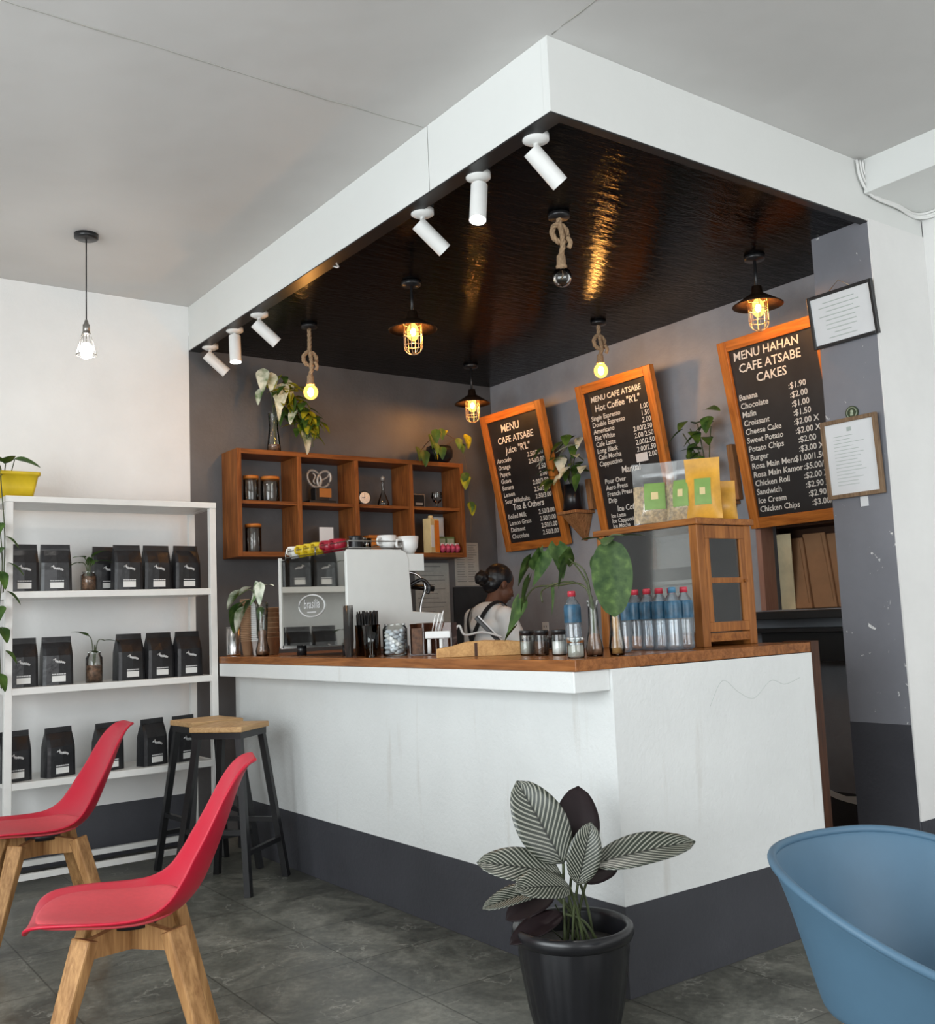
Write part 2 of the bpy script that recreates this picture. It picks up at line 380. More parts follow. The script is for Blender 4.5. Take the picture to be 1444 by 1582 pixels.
# ------------------------------------------------------------------ mesh builder
def frame_of(d):
    d = Vector(d).normalized()
    a = Vector((0, 0, 1)) if abs(d.z) < 0.95 else Vector((1, 0, 0))
    s = d.cross(a).normalized()
    return s, s.cross(d).normalized(), d
class MB:
    def __init__(self):
        self.v = []; self.f = []; self.s = []; self.uv = {}
        self.x = None
    def add(self, verts, faces, smooth=False, uvs=None):
        o = len(self.v)
        for i, q in enumerate(verts):
            q = Vector(q)
            self.v.append(self.x @ q if self.x else q)
            if uvs: self.uv[o + i] = uvs[i]
        for fc in faces:
            self.f.append([o + i for i in fc]); self.s.append(smooth)
        return self
    def box(self, x0, x1, y0, y1, z0, z1):
        v = [(x0, y0, z0), (x1, y0, z0), (x1, y1, z0), (x0, y1, z0), (x0, y0, z1), (x1, y0, z1), (x1, y1, z1), (x0, y1, z1)]
        return self.add(v, [(3, 2, 1, 0), (4, 5, 6, 7), (0, 1, 5, 4), (1, 2, 6, 5), (2, 3, 7, 6), (3, 0, 4, 7)])
    def hexa(self, b, t):
        return self.add(list(b) + list(t), [(3, 2, 1, 0), (4, 5, 6, 7), (0, 1, 5, 4), (1, 2, 6, 5), (2, 3, 7, 6), (3, 0, 4, 7)])
    def bar(self, p0, p1, w, d, w1=None, d1=None, up=None):
        p0 = Vector(p0); p1 = Vector(p1)
        ax = (p1 - p0).normalized()
        if up is None: s, u, _ = frame_of(ax)
        else:
            s = ax.cross(Vector(up)).normalized(); u = s.cross(ax).normalized()
        w1 = w if w1 is None else w1; d1 = d if d1 is None else d1
        def ring(p, a, b): return [p - s * a / 2 - u * b / 2, p + s * a / 2 - u * b / 2, p + s * a / 2 + u * b / 2, p - s * a / 2 + u * b / 2]
        return self.hexa(ring(p0, w, d), ring(p1, w1, d1))
    def rings(self, rs, smooth=True, closed=True, caps=True):
        n = len(rs[0]); v = [q for r in rs for q in r]; f = []
        for i in range(len(rs) - 1):
            for j in range(n if closed else n - 1):
                k = (j + 1) % n
                f.append((i * n + j, i * n + k, (i + 1) * n + k, (i + 1) * n + j))
        self.add(v, f, smooth)
        if caps:
            o = len(self.v) - len(v)
            self.f.append([o + j for j in range(n)][::-1]); self.s.append(False)
            self.f.append([o + (len(rs) - 1) * n + j for j in range(n)]); self.s.append(False)
        return self
    def cyl(self, p0, p1, r0, r1=None, n=20, caps=True, smooth=True):
        r1 = r0 if r1 is None else r1
        s, u, d = frame_of(Vector(p1) - Vector(p0))
        def ring(p, r): return [Vector(p) + (s * math.cos(2 * PI * k / n) + u * math.sin(2 * PI * k / n)) * r for k in range(n)]
        return self.rings([ring(p0, r0), ring(p1, r1)], smooth, True, caps)
    def lathe(self, prof, c=(0, 0, 0), n=28, sx=1.0, sy=1.0, smooth=True, caps=False):
        rs = [[(c[0] + r * math.cos(2 * PI * k / n) * sx, c[1] + r * math.sin(2 * PI * k / n) * sy, c[2] + z) for k in range(n)] for r, z in prof]
        return self.rings(rs, smooth, True, caps)
    def tube(self, pts, r, n=8, caps=True):
        pts = [Vector(q) for q in pts]; rs = []
        m = len(pts)
        s = None
        for i, q in enumerate(pts):
            d = (pts[min(i + 1, m - 1)] - pts[max(i - 1, 0)])
            if d.length < 1e-9: d = Vector((0, 0, 1))
            d.normalize()
            if s is None: s, u, _ = frame_of(d)
            else:
                s = (s - d * s.dot(d))
                s = s.normalized() if s.length > 1e-6 else frame_of(d)[0]
                u = d.cross(s)
            rr = r[i] if isinstance(r, (list, tuple)) else r
            rs.append([q + (s * math.cos(2 * PI * k / n) + u * math.sin(2 * PI * k / n)) * rr for k in range(n)])
        return self.rings(rs, True, True, caps)
    def ell(self, c, rx, ry=None, rz=None, n=16, m=10):
        ry = rx if ry is None else ry; rz = rx if rz is None else rz
        prof = []
        rs = []
        for i in range(m + 1):
            t = -PI / 2 + PI * i / m
            rr = max(math.cos(t), 0.001)
            rs.append([(c[0] + rx * rr * math.cos(2 * PI * k / n), c[1] + ry * rr * math.sin(2 * PI * k / n), c[2] + rz * math.sin(t)) for k in range(n)])
        return self.rings(rs, True, True, True)
    def grid(self, fn, nu, nv, smooth=True, uv=True):
        v = []; uvs = []
        for i in range(nu + 1):
            for j in range(nv + 1):
                v.append(fn(i / nu, j / nv)); uvs.append((i / nu, j / nv))
        f = [(i * (nv + 1) + j, (i + 1) * (nv + 1) + j, (i + 1) * (nv + 1) + j + 1, i * (nv + 1) + j + 1) for i in range(nu) for j in range(nv)]
        return self.add(v, f, smooth, uvs if uv else None)
    def prism(self, poly, z0, z1, smooth=False):
        n = len(poly)
        v = [(x, y, z0) for x, y in poly] + [(x, y, z1) for x, y in poly]
        f = [tuple(range(n))[::-1], tuple(range(n, 2 * n))] + [(i, (i + 1) % n, n + (i + 1) % n, n + i) for i in range(n)]
        return self.add(v, f, smooth)
    def leaf(self, base, d, length, width, droop=0.3, fold=0.25, roll=0.0, shape='oval', up=None, wav=0.0, thick=0.0):
        base = Vector(base); d = Vector(d).normalized()
        if up is None: s, u, _ = frame_of(d)
        else:
            s = d.cross(Vector(up)).normalized(); u = s.cross(d).normalized()
        if roll:
            q = Matrix.Rotation(roll, 3, d); s = q @ s; u = q @ u
        def wd(t):
            if shape == 'heart': return (min(1, t * 5.5) ** 0.6) * (1 - t) ** 0.62 * 1.18
            if shape == 'arrow': return (min(1, 0.35 + t * 4) ) * (1 - t) ** 0.9 * 1.05 if t > 0 else 0.3
            if shape == 'round': return max(0, math.sin(PI * min(1, max(0.0, t)) ** 0.85)) ** 0.5
            return max(0, math.sin(PI * t ** 0.92)) ** 0.55
        nu, nv = 14, 8
        v = []; uvs = []
        for i in range(nu + 1):
            t = i / nu
            w = width / 2 * max(wd(t), 0.015)
            for j in range(nv + 1):
                a = -1 + 2 * j / nv
                back = -0.16 * length * (a * a) * (1 - min(1, t * 4)) if shape in ('heart', 'arrow') else 0
                q = base + d * (length * t + back) + s * (a * w) + u * (fold * abs(a) * w - droop * length * t * t + wav * width * math.sin(9 * t + 3 * a) * abs(a))
                v.append(q); uvs.append((a, t))
        f = [(i * (nv + 1) + j, (i + 1) * (nv + 1) + j, (i + 1) * (nv + 1) + j + 1, i * (nv + 1) + j + 1) for i in range(nu) for j in range(nv)]
        return self.add(v, f, True, uvs)
    def obj(self, name, mat, parent=None, bevel=0.0, seg=2, solid=0.0, sub=0, loc=None, offset=-1.0):
        me = bpy.data.meshes.new(name)
        me.from_pydata([tuple(q) for q in self.v], [], self.f)
        me.polygons.foreach_set('use_smooth', self.s)
        if self.uv:
            ul = me.uv_layers.new(name='uv')
            for lp in me.loops:
                ul.data[lp.index].uv = self.uv.get(lp.vertex_index, (0, 0))
        me.materials.append(mat)
        me.update()
        o = bpy.data.objects.new(name, me); COL.objects.link(o)
        if loc: o.location = loc
        if parent: o.parent = parent
        if solid:
            md = o.modifiers.new('thickness', 'SOLIDIFY'); md.thickness = solid; md.offset = offset
        if sub:
            md = o.modifiers.new('smooth', 'SUBSURF'); md.levels = sub; md.render_levels = sub
        if bevel:
            md = o.modifiers.new('bevel', 'BEVEL'); md.width = bevel; md.segments = seg; md.limit_method = 'ANGLE'
        return o
def smooth_path(pts, n=8):
    out = []
    P = [Vector(q) for q in pts]
    for i in range(len(P) - 1):
        p0 = P[max(i - 1, 0)]; p1 = P[i]; p2 = P[i + 1]; p3 = P[min(i + 2, len(P) - 1)]
        for k in range(n):
            t = k / n
            out.append(0.5 * ((2 * p1) + (-p0 + p2) * t + (2 * p0 - 5 * p1 + 4 * p2 - p3) * t * t + (-p0 + 3 * p1 - 3 * p2 + p3) * t ** 3))
    out.append(P[-1])
    return out
def B(*boxes):
    m = MB()
    for b in boxes: m.box(*b)
    return m
def tag(o, label, cat, group=None):
    o['label'] = label; o['category'] = cat
    if group: o['group'] = group
    return o
def thing(name, label, cat, loc=(0, 0, 0), rot=(0, 0, 0), group=None):
    o = bpy.data.objects.new(name, None); COL.objects.link(o)
    o.location = loc
    o.rotation_euler = rot if isinstance(rot, (tuple, list)) else (0, 0, rot)
    o.empty_display_size = 0.05
    return tag(o, label, cat, group)
def struct(name, mb, mat, parent=None, **kw):
    o = mb.obj(name, mat, parent, **kw)
    if parent is None: o['kind'] = 'structure'
    return o
def dup(root, loc, rot=None, label=None, group=None, scale=None):
    r = root.copy(); COL.objects.link(r)
    r.location = loc
    if rot is not None: r.rotation_euler = rot if isinstance(rot, (tuple, list)) else (0, 0, rot)
    if scale: r.scale = scale
    if label: r['label'] = label
    if group: r['group'] = group
    def rec(src, dst):
        for ch in list(src.children):
            c = ch.copy(); COL.objects.link(c); c.parent = dst
            rec(ch, c)
    rec(root, r)
    return r
def text_into(mb, rows, eps):
    """rows of (string, x, z, size, align): lettering lying in the local xz plane, facing -y"""
    for s, x, z, size, al in rows:
        cu = bpy.data.curves.new('lettering', 'FONT')
        cu.body = s; cu.size = size; cu.align_x = al; cu.shear = 0.12; cu.offset = size * 0.012
        cu.resolution_u = 2; cu.space_character = 0.98
        o = bpy.data.objects.new('lettering', cu)
        COL.objects.link(o)
        bpy.context.view_layer.update()
        me = bpy.data.meshes.new_from_object(o.evaluated_get(bpy.context.evaluated_depsgraph_get()))
        mb.add([(x + q.co.x, -eps, z + q.co.y) for q in me.vertices], [tuple(pp.vertices) for pp in me.polygons])
        bpy.data.objects.remove(o); bpy.data.curves.remove(cu); bpy.data.meshes.remove(me)

# ================================================================== SETTING
struct('floor', B((-4.9, 4.2, -6.5, 4.2, -0.1, 0.0)), M['floor'])
cl = MB()
cl.box(-4.9, 4.2, -6.5, 4.2, ZC, ZC + 0.1)
struct('ceiling', cl, M['ceiling'])
# joints between the ceiling boards
seam = MB()
def ridge(p0, p1, h=0.004, w=0.014, n=40):
    pts = []
    for i in range(n + 1):
        t = i / n
        x = p0[0] + (p1[0] - p0[0]) * t + random.uniform(-0.004, 0.004); y = p0[1] + (p1[1] - p0[1]) * t + random.uniform(-0.006, 0.006)
        pts.append((x, y, ZC + 0.001))
    seam.tube(pts, [random.uniform(0.002, 0.0045) for _ in pts], 6)
ridge((-4.8, 0.83), (-0.14, 0.83))
ridge((-0.125, 0.0), (-0.125, -3.0))
struct('ceiling', seam, M['joint'])
struct('ceiling', B((LED + 0.069, XR + 0.1, 0.046, LY - 0.001, ZS + 0.012, ZS + 0.06)), M['black_ceiling'])
# white boards around the dropped bar ceiling
struct('trim_1', B((-0.139, -0.10, 0.0455, 0.80, ZS, ZC - 0.0005), (-0.1385, -0.10, 0.806, LY - 0.001, ZS, ZC - 0.0005)), M['fascia_white'])
struct('trim_2', B((-0.139, 2.36, 0.008, 0.045, ZS, ZC - 0.0005)), M['fascia_white'])
# black painted lower edge of those boards
struct('trim_7', B((-0.1375, -0.06, 0.05, LY - 0.002, ZS - 0.006, ZS - 0.0005), (-0.1375, 1.870, 0.010, 0.05, ZS - 0.006, ZS - 0.0005)), M['black_metal'])
# walls
struct('wall_back', B((-4.9, -0.139, LY, LY + 0.12, 0.305, ZC + 0.1)), M['white_wall'])
struct('baseboard_back', B((-4.9, -0.139, LY - 0.002, LY + 0.12, 0.0, 0.305)), M['dado'])
struct('wall_back', B((-0.139, XR + 0.2, LY, LY + 0.12, 0.0, ZS + 0.1)), M['grey_wall'])
NY0, NY1, NZ0, NZ1 = 0.33, 1.125, 1.285, 1.78
struct('wall_right', B((XR, XR + 0.15, NY1, LY + 0.12, 0.30, ZS + 0.1), (XR, XR + 0.15, 0.2, NY1, NZ1, ZS + 0.1), (XR, XR + 0.15, 0.2, NY1, 0.30, NZ0)), M['grey_wall_light'])
struct('baseboard_right', B((XR - 0.002, XR + 0.15, 0.2, LY, 0.0, 0.30)), M['dado'])
pt = MB(); pp_ = [(0.58, 0.262), (0.63, 0.245), (0.70, 0.252), (0.76, 0.262), (0.83, 0.285), (0.82, 0.315), (0.77, 0.298), (0.70, 0.282), (0.64, 0.288), (0.59, 0.302)]
pt.add([(XR - 0.002, y, z) for y, z in pp_] + [(XR - 0.004, y, z) for y, z in pp_], [tuple(range(10)), tuple(range(10, 20))[::-1]] + [(i, 10 + i, 10 + (i + 1) % 10, (i + 1) % 10) for i in range(10)])
struct('trim_8', pt, M['white_wall'])
# pillar: grey on the bar side, white towards the dining room
pil = B((1.873, XR + 0.15, 0.012, 0.325, 0.0, ZS + 0.1))
struct('wall_pillar', pil, M['pillar_grey'])
struct('baseboard_pillar', B((1.8715, 1.90, 0.0125, 0.326, 0.0, 0.74)), M['dado'])
struct('wall_pillar', B((1.873, 2.38, 0.004, 0.012, 0.31, ZS + 0.01)), M['white_wall'])
struct('baseboard_pillar', B((1.875, 2.36, 0.0035, 0.012, 0.0, 0.31)), M['dado'])
struct('wall_right_front', B((2.36, 2.48, -6.5, 0.004, 0.31, ZC + 0.1)), M['white_wall'])
struct('baseboard_right_front', B((2.357, 2.48, -6.5, 0.0, 0.0, 0.31)), M['dado'])
struct('trim_3', B((1.85, 2.36, -6.4, 0.0, 3.265, ZC + 0.02)), M['fascia_white'])
# dining room walls behind the camera with their window openings
def wall_with_opening(name, axis, pos, a0, a1, o0, o1, oz0, oz1):
    m = MB()
    def put(a, b, z0, z1):
        if axis == 'x': m.box(pos - 0.06, pos + 0.06, a, b, z0, z1)
        else: m.box(a, b, pos - 0.06, pos + 0.06, z0, z1)
    put(a0, o0, 0, ZC); put(o1, a1, 0, ZC); put(o0, o1, 0, oz0); put(o0, o1, oz1, ZC)
    struct(name, m, M['white_wall'])
wall_with_opening('wall_left', 'x', -4.84, -6.5, 3.647, -3.4, 1.0, 0.7, 2.8)
wall_with_opening('wall_front', 'y', -6.34, -4.9, 2.36, -3.1, 1.3, 0.65, 2.75)
fr = MB()
for y in (-3.4, -1.93, -0.47, 0.95): fr.box(-4.86, -4.80, y, y + 0.05, 0.7, 2.8)
fr.box(-4.86, -4.80, -3.4, 1.0, 0.7, 0.75); fr.box(-4.86, -4.80, -3.4, 1.0, 2.75, 2.8)
struct('window_1', fr, M['white_metal'])
fr = MB()
for x in (-3.1, -1.65, -0.2, 1.25): fr.box(x, x + 0.05, -6.37, -6.30, 0.65, 2.75)
fr.box(-3.1, 1.3, -6.37, -6.30, 0.65, 0.70); fr.box(-3.1, 1.3, -6.37, -6.30, 2.70, 2.75)
struct('window_2', fr, M['white_metal'])

# ================================================================== COUNTER
ctr = thing('service_counter', 'white plastered L-shaped service counter with dark grey painted base', 'counter', (0, 0, 0))
body = B((0.0, 0.14, 0.0, 3.30, 0.303, 1.11), (0.14, 1.15, 0.0, 0.14, 0.303, 1.108))
body.obj('body', M['counter_white'], ctr)
B((0.0, 0.14, 0.0, 3.30, 0.0, 0.303), (0.14, 1.15, 0.0, 0.14, 0.0, 0.303)).obj('painted_base', M['dado'], ctr)
B((LED, 0.0, 0.012, 3.14, 1.036, 1.110)).obj('fascia_board', M['counter_white'], ctr, bevel=0.004)
tr = B((1.15, 1.205, 0.0, 0.14, 0.0, 1.155))
tr.obj('end_trim', M['dark_trim'], ctr)
sq = MB().tube(smooth_path([(0.50, 0.0, 0.94), (0.58, 0.0, 1.03), (0.67, 0.0, 0.98), (0.76, 0.0, 0.95), (0.87, 0.0, 1.01), (0.96, 0.0, 0.99), (1.06, 0.0, 1.01)], 8), 0.0007, 5)
sq.obj('pencil_squiggle', M['ink'], ctr)
wt = MB()
wt.prism([(LED, 0.0), (1.149, 0.0), (1.149, 0.86), (0.66, 0.86), (0.66, 3.14), (LED, 3.14)], 1.1105, T)
tag(wt.obj('worktop', M['worktop'], bevel=0.003), 'varnished brown wooden worktop lying on the white counter', 'worktop')

# cables at the ceiling corner above the pillar
def cable(path, r): return MB().tube(path, r, 6)
for k, (dx, dz) in enumerate(((0, 0), (0.022, 0.012), (0.04, 0.028))):
    c = cable(smooth_path([(1.80 + dx * 0.8, -0.006 - 0.004 * k, 3.42), (1.815 + dx, -0.008, 3.33 + dz), (1.90 + dx, -0.009, 3.262 + dz * 0.6), (2.12, -0.009, 3.25 + dz * 0.5), (2.32, -0.012, 3.235 + dz * 0.8), (2.345, -0.2, 3.235 + dz), (2.348, -0.9, 3.25 + dz)]), 0.007)
    tag(c.obj('power_cable', M['white_plastic']), ['lowest of the three white cables bending round the beam corner', 'middle of the three white cables bending round the beam corner', 'topmost of the three white cables bending round the beam corner'][k], 'cable', 'cables at the ceiling corner')

# ================================================================== WALL NICHE, BLACK WALL SHELF
nb = MB()
nb.box(XR + 0.14, XR + 0.40, 1.38, 1.40, NZ0, NZ1)
nb.box(XR + 0.14, XR + 0.16, NY1, 1.38, NZ0, NZ1)
nb.box(XR + 0.14, XR + 0.40, 0.2, 1.40, NZ1 - 0.015, NZ1 + 0.02)
nb.box(XR + 0.14, XR + 0.40, 0.2, 1.40, NZ0 - 0.02, NZ0)
nb.box(XR + 0.38, XR + 0.40, 0.2, 1.40, NZ0, NZ1)
struct('trim_4', nb, M['concrete_niche'])
struct('trim_5', B((XR - 0.012, XR + 0.10, NY1 - 0.006, NY1 + 0.030, NZ0, NZ1)), M['pink_wood'])
pp = thing('daylight_strip', 'cream strip standing in for daylight at the left end of the wall niche', 'paper', (XR + 0.12, 1.065, NZ0 + 0.001))
B((0.0, 0.006, -0.05, 0.045, 0.0, 0.44)).obj('sheet', M['sunlit'], pp)  # thin sheet added in place of the bright daylight strip
sh = thing('wall_shelf', 'long black wall shelf under the niche with paper bags', 'shelf', (XR, 1.2, 1.28))
B((-0.26, -0.003, -0.87, 0.55, -0.045, 0.0)).obj('board', M['black_metal'], sh, bevel=0.003)
B((-0.24, -0.003, -0.87, 0.50, -0.115, -0.095)).obj('lower_board', M['black_metal'], sh)
B((-0.20, -0.003, -0.87, -0.18, -0.27, -0.118)).obj('drawer_box', M['black_metal'], sh)
bx = [(0.965, 0.11, 0.085, 0.42), (0.835, 0.15, 0.10, 0.44), (0.69, 0.18, 0.09, 0.43), (0.51, 0.19, 0.05, 0.45)]
bag_l = ['narrow brown paper bag at the left end of the wall niche', 'brown paper bag leaning second from the left in the wall niche', 'broad brown paper bag third from the left in the wall niche', 'brown paper bag half hidden by the grey pillar in the niche']
for i, (y, w, lean, h) in enumerate(bx):
    o = thing('paper_bag', bag_l[i], 'paper bag', (XR + 0.16 + 0.02 * i, y, NZ0), (0, 0.12, 0), 'paper bags in the niche')
    m = MB()
    t = 0.035
    z1 = h
    m.hexa([(-t, -w / 2, 0), (t, -w / 2, 0), (t, w / 2, 0), (-t, w / 2, 0)], [(-0.008, -w / 2 + lean, z1), (0.008, -w / 2 + lean, z1), (0.008, w / 2 + lean, z1), (-0.008, w / 2 + lean, z1)])
    m.obj('bag_body', M['kraft'], o, bevel=0.006)
    m = MB().hexa([(-t - 0.0015, -w / 2 + 0.02, 0.03), (-t + 0.002, -w / 2 + 0.02, 0.03), (-t + 0.002, -w / 2 + 0.026, 0.03), (-t - 0.0015, -w / 2 + 0.026, 0.03)],
                  [(-0.0135, -w / 2 + lean + 0.02, z1 * 0.97), (-0.008, -w / 2 + lean + 0.02, z1 * 0.97), (-0.008, -w / 2 + lean + 0.026, z1 * 0.97), (-0.0135, -w / 2 + lean + 0.026, z1 * 0.97)])
    m.obj('side_fold', M['kraft'], o)

# ================================================================== CHALKBOARD MENUS
def menu_board(label, y_left, width, z0, length, tilt, rows):
    t = thing('menu_board', label, 'menu board', (XR - 0.025, y_left - width / 2, z0), (tilt, 0, R(-90)), 'chalkboard menus')
    w = width / 2; b = 0.062
    B((-w + b, w - b, -0.010, 0.012, b, length - b)).obj('chalkboard', M['chalkboard'], t)
    for xa in (-w, w - b): B((xa, xa + b, -0.028, 0.014, 0, length)).obj('frame_upright', M['teak'], t, bevel=0.004)
    for za in (0, length - b): B((-w + b, w - b, -0.027, 0.014, za, za + b)).obj('frame_rail', M['teak_h'], t, bevel=0.004)
    lt = MB(); text_into(lt, rows, 0.0125)
    lt.obj('chalk_lettering', M['chalk'], t)
    return t
def rows_of(names, prices, xl, xr, z, dz, size):
    out = []
    for n, q in zip(names, prices):
        out.append((n, xl, z, size, 'LEFT'))
        if q: out.append((q, xr, z, size, 'RIGHT'))
        z -= dz
    return out
LN = 1.055
def zf(fr, ln): return ln - 0.062 - fr * (ln - 0.124)
def head(rows, ln): return [(t, x, zf(fr, ln), sz, 'CENTER') for t, x, fr, sz in rows]
def listing(names, prices, xl, xr, f0, df, size, ln):
    out = []
    for k, n in enumerate(names):
        out.append((n, xl, zf(f0 + df * k, ln), size, 'LEFT'))
        if prices and prices[k]: out.append((prices[k], xr, zf(f0 + df * k, ln), size, 'RIGHT'))
    return out
P3 = '2.50/3.00'
r1 = head([('MENU', -0.04, 0.10, 0.080), ('CAFE ATSABE', -0.005, 0.19, 0.070), ('Juice "R\'L"', 0.0, 0.275, 0.070), ('Tea & Others', -0.01, 0.735, 0.066)], LN)
r1 += listing(['Avocado', 'Orange', 'Papaya', 'Guava', 'Banana', 'Lemon', 'Sour Milkshake'], [P3, P3, '2.50', '2.00', '2.00/2.50', P3, P3], -0.27, 0.27, 0.34, 0.056, 0.049, LN)
r1 += listing(['Boiled Milk', 'Lemon Grass', 'Delmont', 'Chocolate'], [P3, P3, P3, P3], -0.27, 0.27, 0.80, 0.055, 0.049, LN)
menu_board('narrow chalkboard menu headed Juice, nearest the back corner of the bar', 3.47, 0.72, 1.815, LN, R(11.2), r1)
L2 = 1.075
r2 = head([('MENU CAFE ATSABE', 0.0, 0.075, 0.052), ('Hot Coffee "R\'L"', 0.0, 0.145, 0.062), ('Manual', 0.02, 0.605, 0.062), ('Ice Coffee', -0.06, 0.865, 0.054)], L2)
r2 += listing(['Single Espresso', 'Double Espresso', 'Americano', 'Flat White', 'Cafe Latte', 'Long Black', 'Cafe Mocha', 'Cappuccino'], ['1.00', '1.50', '2.00', '2.00/2.50', '2.00/2.50', '2.00/2.50', '2.00/2.50', '2.00'], -0.26, 0.27, 0.205, 0.0465, 0.046, L2)
r2 += listing(['Pour Over', 'Aero Press', 'French Press', 'Drip'], None, -0.24, 0.27, 0.66, 0.046, 0.046, L2)
r2 += listing(['Ice Latte', 'Ice Cappuccino', 'Ice Mocha'], None, -0.24, 0.27, 0.905, 0.037, 0.040, L2)
m2 = menu_board('chalkboard menu headed Hot Coffee with a white sticker, middle of the three', 2.40, 0.70, 1.80, L2, R(10), r2)
B((0.085, 0.185, -0.0145, -0.0105, 0.485, 0.54)).obj('white_sticker', M['white_card'], m2)
L3 = 1.10
r3 = head([('MENU HAHAN', -0.04, 0.065, 0.068), ('CAFE ATSABE', -0.03, 0.14, 0.070), ('CAKES', -0.03, 0.215, 0.070)], L3)
r3 += listing(['Banana', 'Chocolate', 'Mafin', 'Croissant', 'Cheese Cake', 'Sweet Potato', 'Potato Chips', 'Burger', 'Rosa Main Menu', 'Rosa Main Kamor', 'Chicken Roll', 'Sandwich', 'Ice Cream', 'Chicken Chips'],
              [':$1.90   ', ':$2.00   ', ':$1.00   ', ':$1.50   ', ':$2.00 X', ':$2.00 X', ':$2.00   ', ':$3.00 X', ':$1.00/1.50', ':$5.00/5', ':$2.00 X', ':$2.90 X', ':$2.90   ', ':$3.00/ '], -0.275, 0.215, 0.30, 0.0515, 0.047, L3)
menu_board('large chalkboard menu headed Cakes, partly behind the grey pillar', 1.155, 0.70, 1.765, L3, R(10.3), r3)

# ================================================================== FRAMES ON THE PILLAR
ct = thing('certificate_frame', 'black framed white certificate hanging tilted high on the grey pillar', 'picture frame', (1.866, 0.165, 2.575), (R(7), 0, R(-90)))
w, h, b = 0.178, 0.265, 0.016
B((-w + b, w - b, -0.012, -0.004, b, h - b)).obj('certificate', M['paper'], ct)
B((-w, -w + b, -0.02, 0.0, 0, h), (w - b, w, -0.02, 0.0, 0, h), (-w + b, w - b, -0.02, 0.0, 0, b), (-w + b, w - b, -0.02, 0.0, h - b, h)).obj('frame', M['black_plastic'], ct, bevel=0.002)
m = MB()
for k in range(9):
    ww = random.uniform(0.05, 0.13)
    z = h - 0.05 - k * 0.022
    m.box(-ww, ww * 0.8, -0.0128, -0.0122, z, z + 0.004)
m.obj('printed_lines', M['ink'], ct)
MB().tube([(-0.06, -0.004, h), (0.0, 0.0, h + 0.045), (0.06, -0.004, h)], 0.0018, 6).obj('hanging_string', M['cage'], ct)
ct = thing('permit_frame', 'brown framed white permit hanging low on the grey pillar', 'picture frame', (1.866, 0.180, 1.815), (R(3), 0, R(-90)))
w, h, b = 0.150, 0.385, 0.020
B((-w + b, w - b, -0.012, -0.004, b, h - b)).obj('document', M['paper'], ct)
B((-w, -w + b, -0.022, 0.0, 0, h), (w - b, w, -0.022, 0.0, 0, h), (-w + b, w - b, -0.022, 0.0, 0, b), (-w + b, w - b, -0.022, 0.0, h - b, h)).obj('frame', M['oak_frame'], ct, bevel=0.002)
m = MB()
for k in range(15):
    ww = random.uniform(0.05, 0.10)
    z = h - 0.085 - k * 0.017
    m.box(-0.09, -0.09 + ww * 1.8, -0.0128, -0.0122, z, z + 0.0025)
m.box(-0.012, 0.012, -0.0128, -0.0122, h - 0.065, h - 0.045)
m.obj('printed_lines', M['ink'], ct)
e = thing('round_emblem', 'small round dark green emblem above the brown framed permit', 'emblem', (1.871, 0.175, 2.225), (0, 0, R(-90)))
MB().cyl((0, 0, 0), (0, -0.006, 0), 0.034, n=28).obj('disc', M['emblem'], e)
rg = MB(); rg.tube([(0.026 * math.cos(a * PI / 14), -0.0065, 0.026 * math.sin(a * PI / 14)) for a in range(29)], 0.002, 6)
rg.ell((0, -0.006, 0.006), 0.009, 0.002, 0.009, 10, 6); rg.box(-0.008, 0.008, -0.0075, -0.006, -0.014, -0.002)
rg.obj('device', M['emblem_light'], e)
tag(B((1.8675, 1.8725, 0.13, 0.17, 1.765, 1.812)).obj('paper_scrap', M['paper']), 'small white paper scrap taped below the brown framed permit', 'paper')

# ================================================================== HANGING SPOTLIGHTS
def spot(label, x, y, aimv, lit):
    t = thing('track_spotlight', label, 'spotlight', (x, y, ZS + 0.012), 0, 'white spotlights along the soffit')
    MB().lathe([(0.0, 0.0), (0.052, 0.0), (0.052, -0.022), (0.03, -0.034), (0.0, -0.036)], n=24).obj('mount', M['white_plastic'], t)
    MB().cyl((0, 0, -0.03), (0, 0, -0.085), 0.011, n=12).obj('arm', M['white_plastic'], t)
    d = Vector(aimv).normalized()
    piv = Vector((0, 0, -0.095)) + Vector((d.x, d.y, 0)) * 0.012
    a = piv - d * 0.045; b = piv + d * 0.125
    h = MB(); h.cyl(a, b, 0.035, n=28, caps=False); h.cyl(b - d * 0.004, b - d * 0.003, 0.0345, n=28)
    h.cyl(a + d * 0.003, a + d * 0.004, 0.0345, n=28)
    hd = h.obj('lamp_head', M['white_plastic'], t)
    MB().cyl(b - d * 0.0025, b - d * 0.0005, 0.031, n=24).obj('lens', M['spot_lens'] if lit else M['silver_wire'], hd)
    if not lit:
        MB().cyl(a + d * 0.0005, a + d * 0.002, 0.026, n=24).obj('rear_vent', M['black_plastic'], hd)
    else:
        ld = bpy.data.lights.new('spot_beam', 'SPOT'); ld.energy = 45; ld.spot_size = R(70); ld.spot_blend = 0.6; ld.color = (1, 0.96, 0.9); ld.shadow_soft_size = 0.03
        lo = bpy.data.objects.new('spot_beam', ld); COL.objects.link(lo); lo.parent = t
        lo.location = b + d * 0.004; lo.rotation_euler = d.to_track_quat('-Z', 'Y').to_euler()
off = (0.72, -0.16, -0.66)
spot('white unlit spotlight above the far end of the counter, nearest the white wall', -0.05, 3.50, off, False)
spot('lit white spotlight second from the white back wall', -0.06, 3.08, (-0.03, -0.12, -1), True)
spot('white unlit spotlight third from the white back wall', -0.06, 2.72, off, False)
spot('white unlit spotlight just behind the nearer lit one', -0.04, 1.01, off, False)
spot('lit white spotlight second from the soffit corner', -0.045, 0.58, (-0.20, -0.14, -0.95), True)
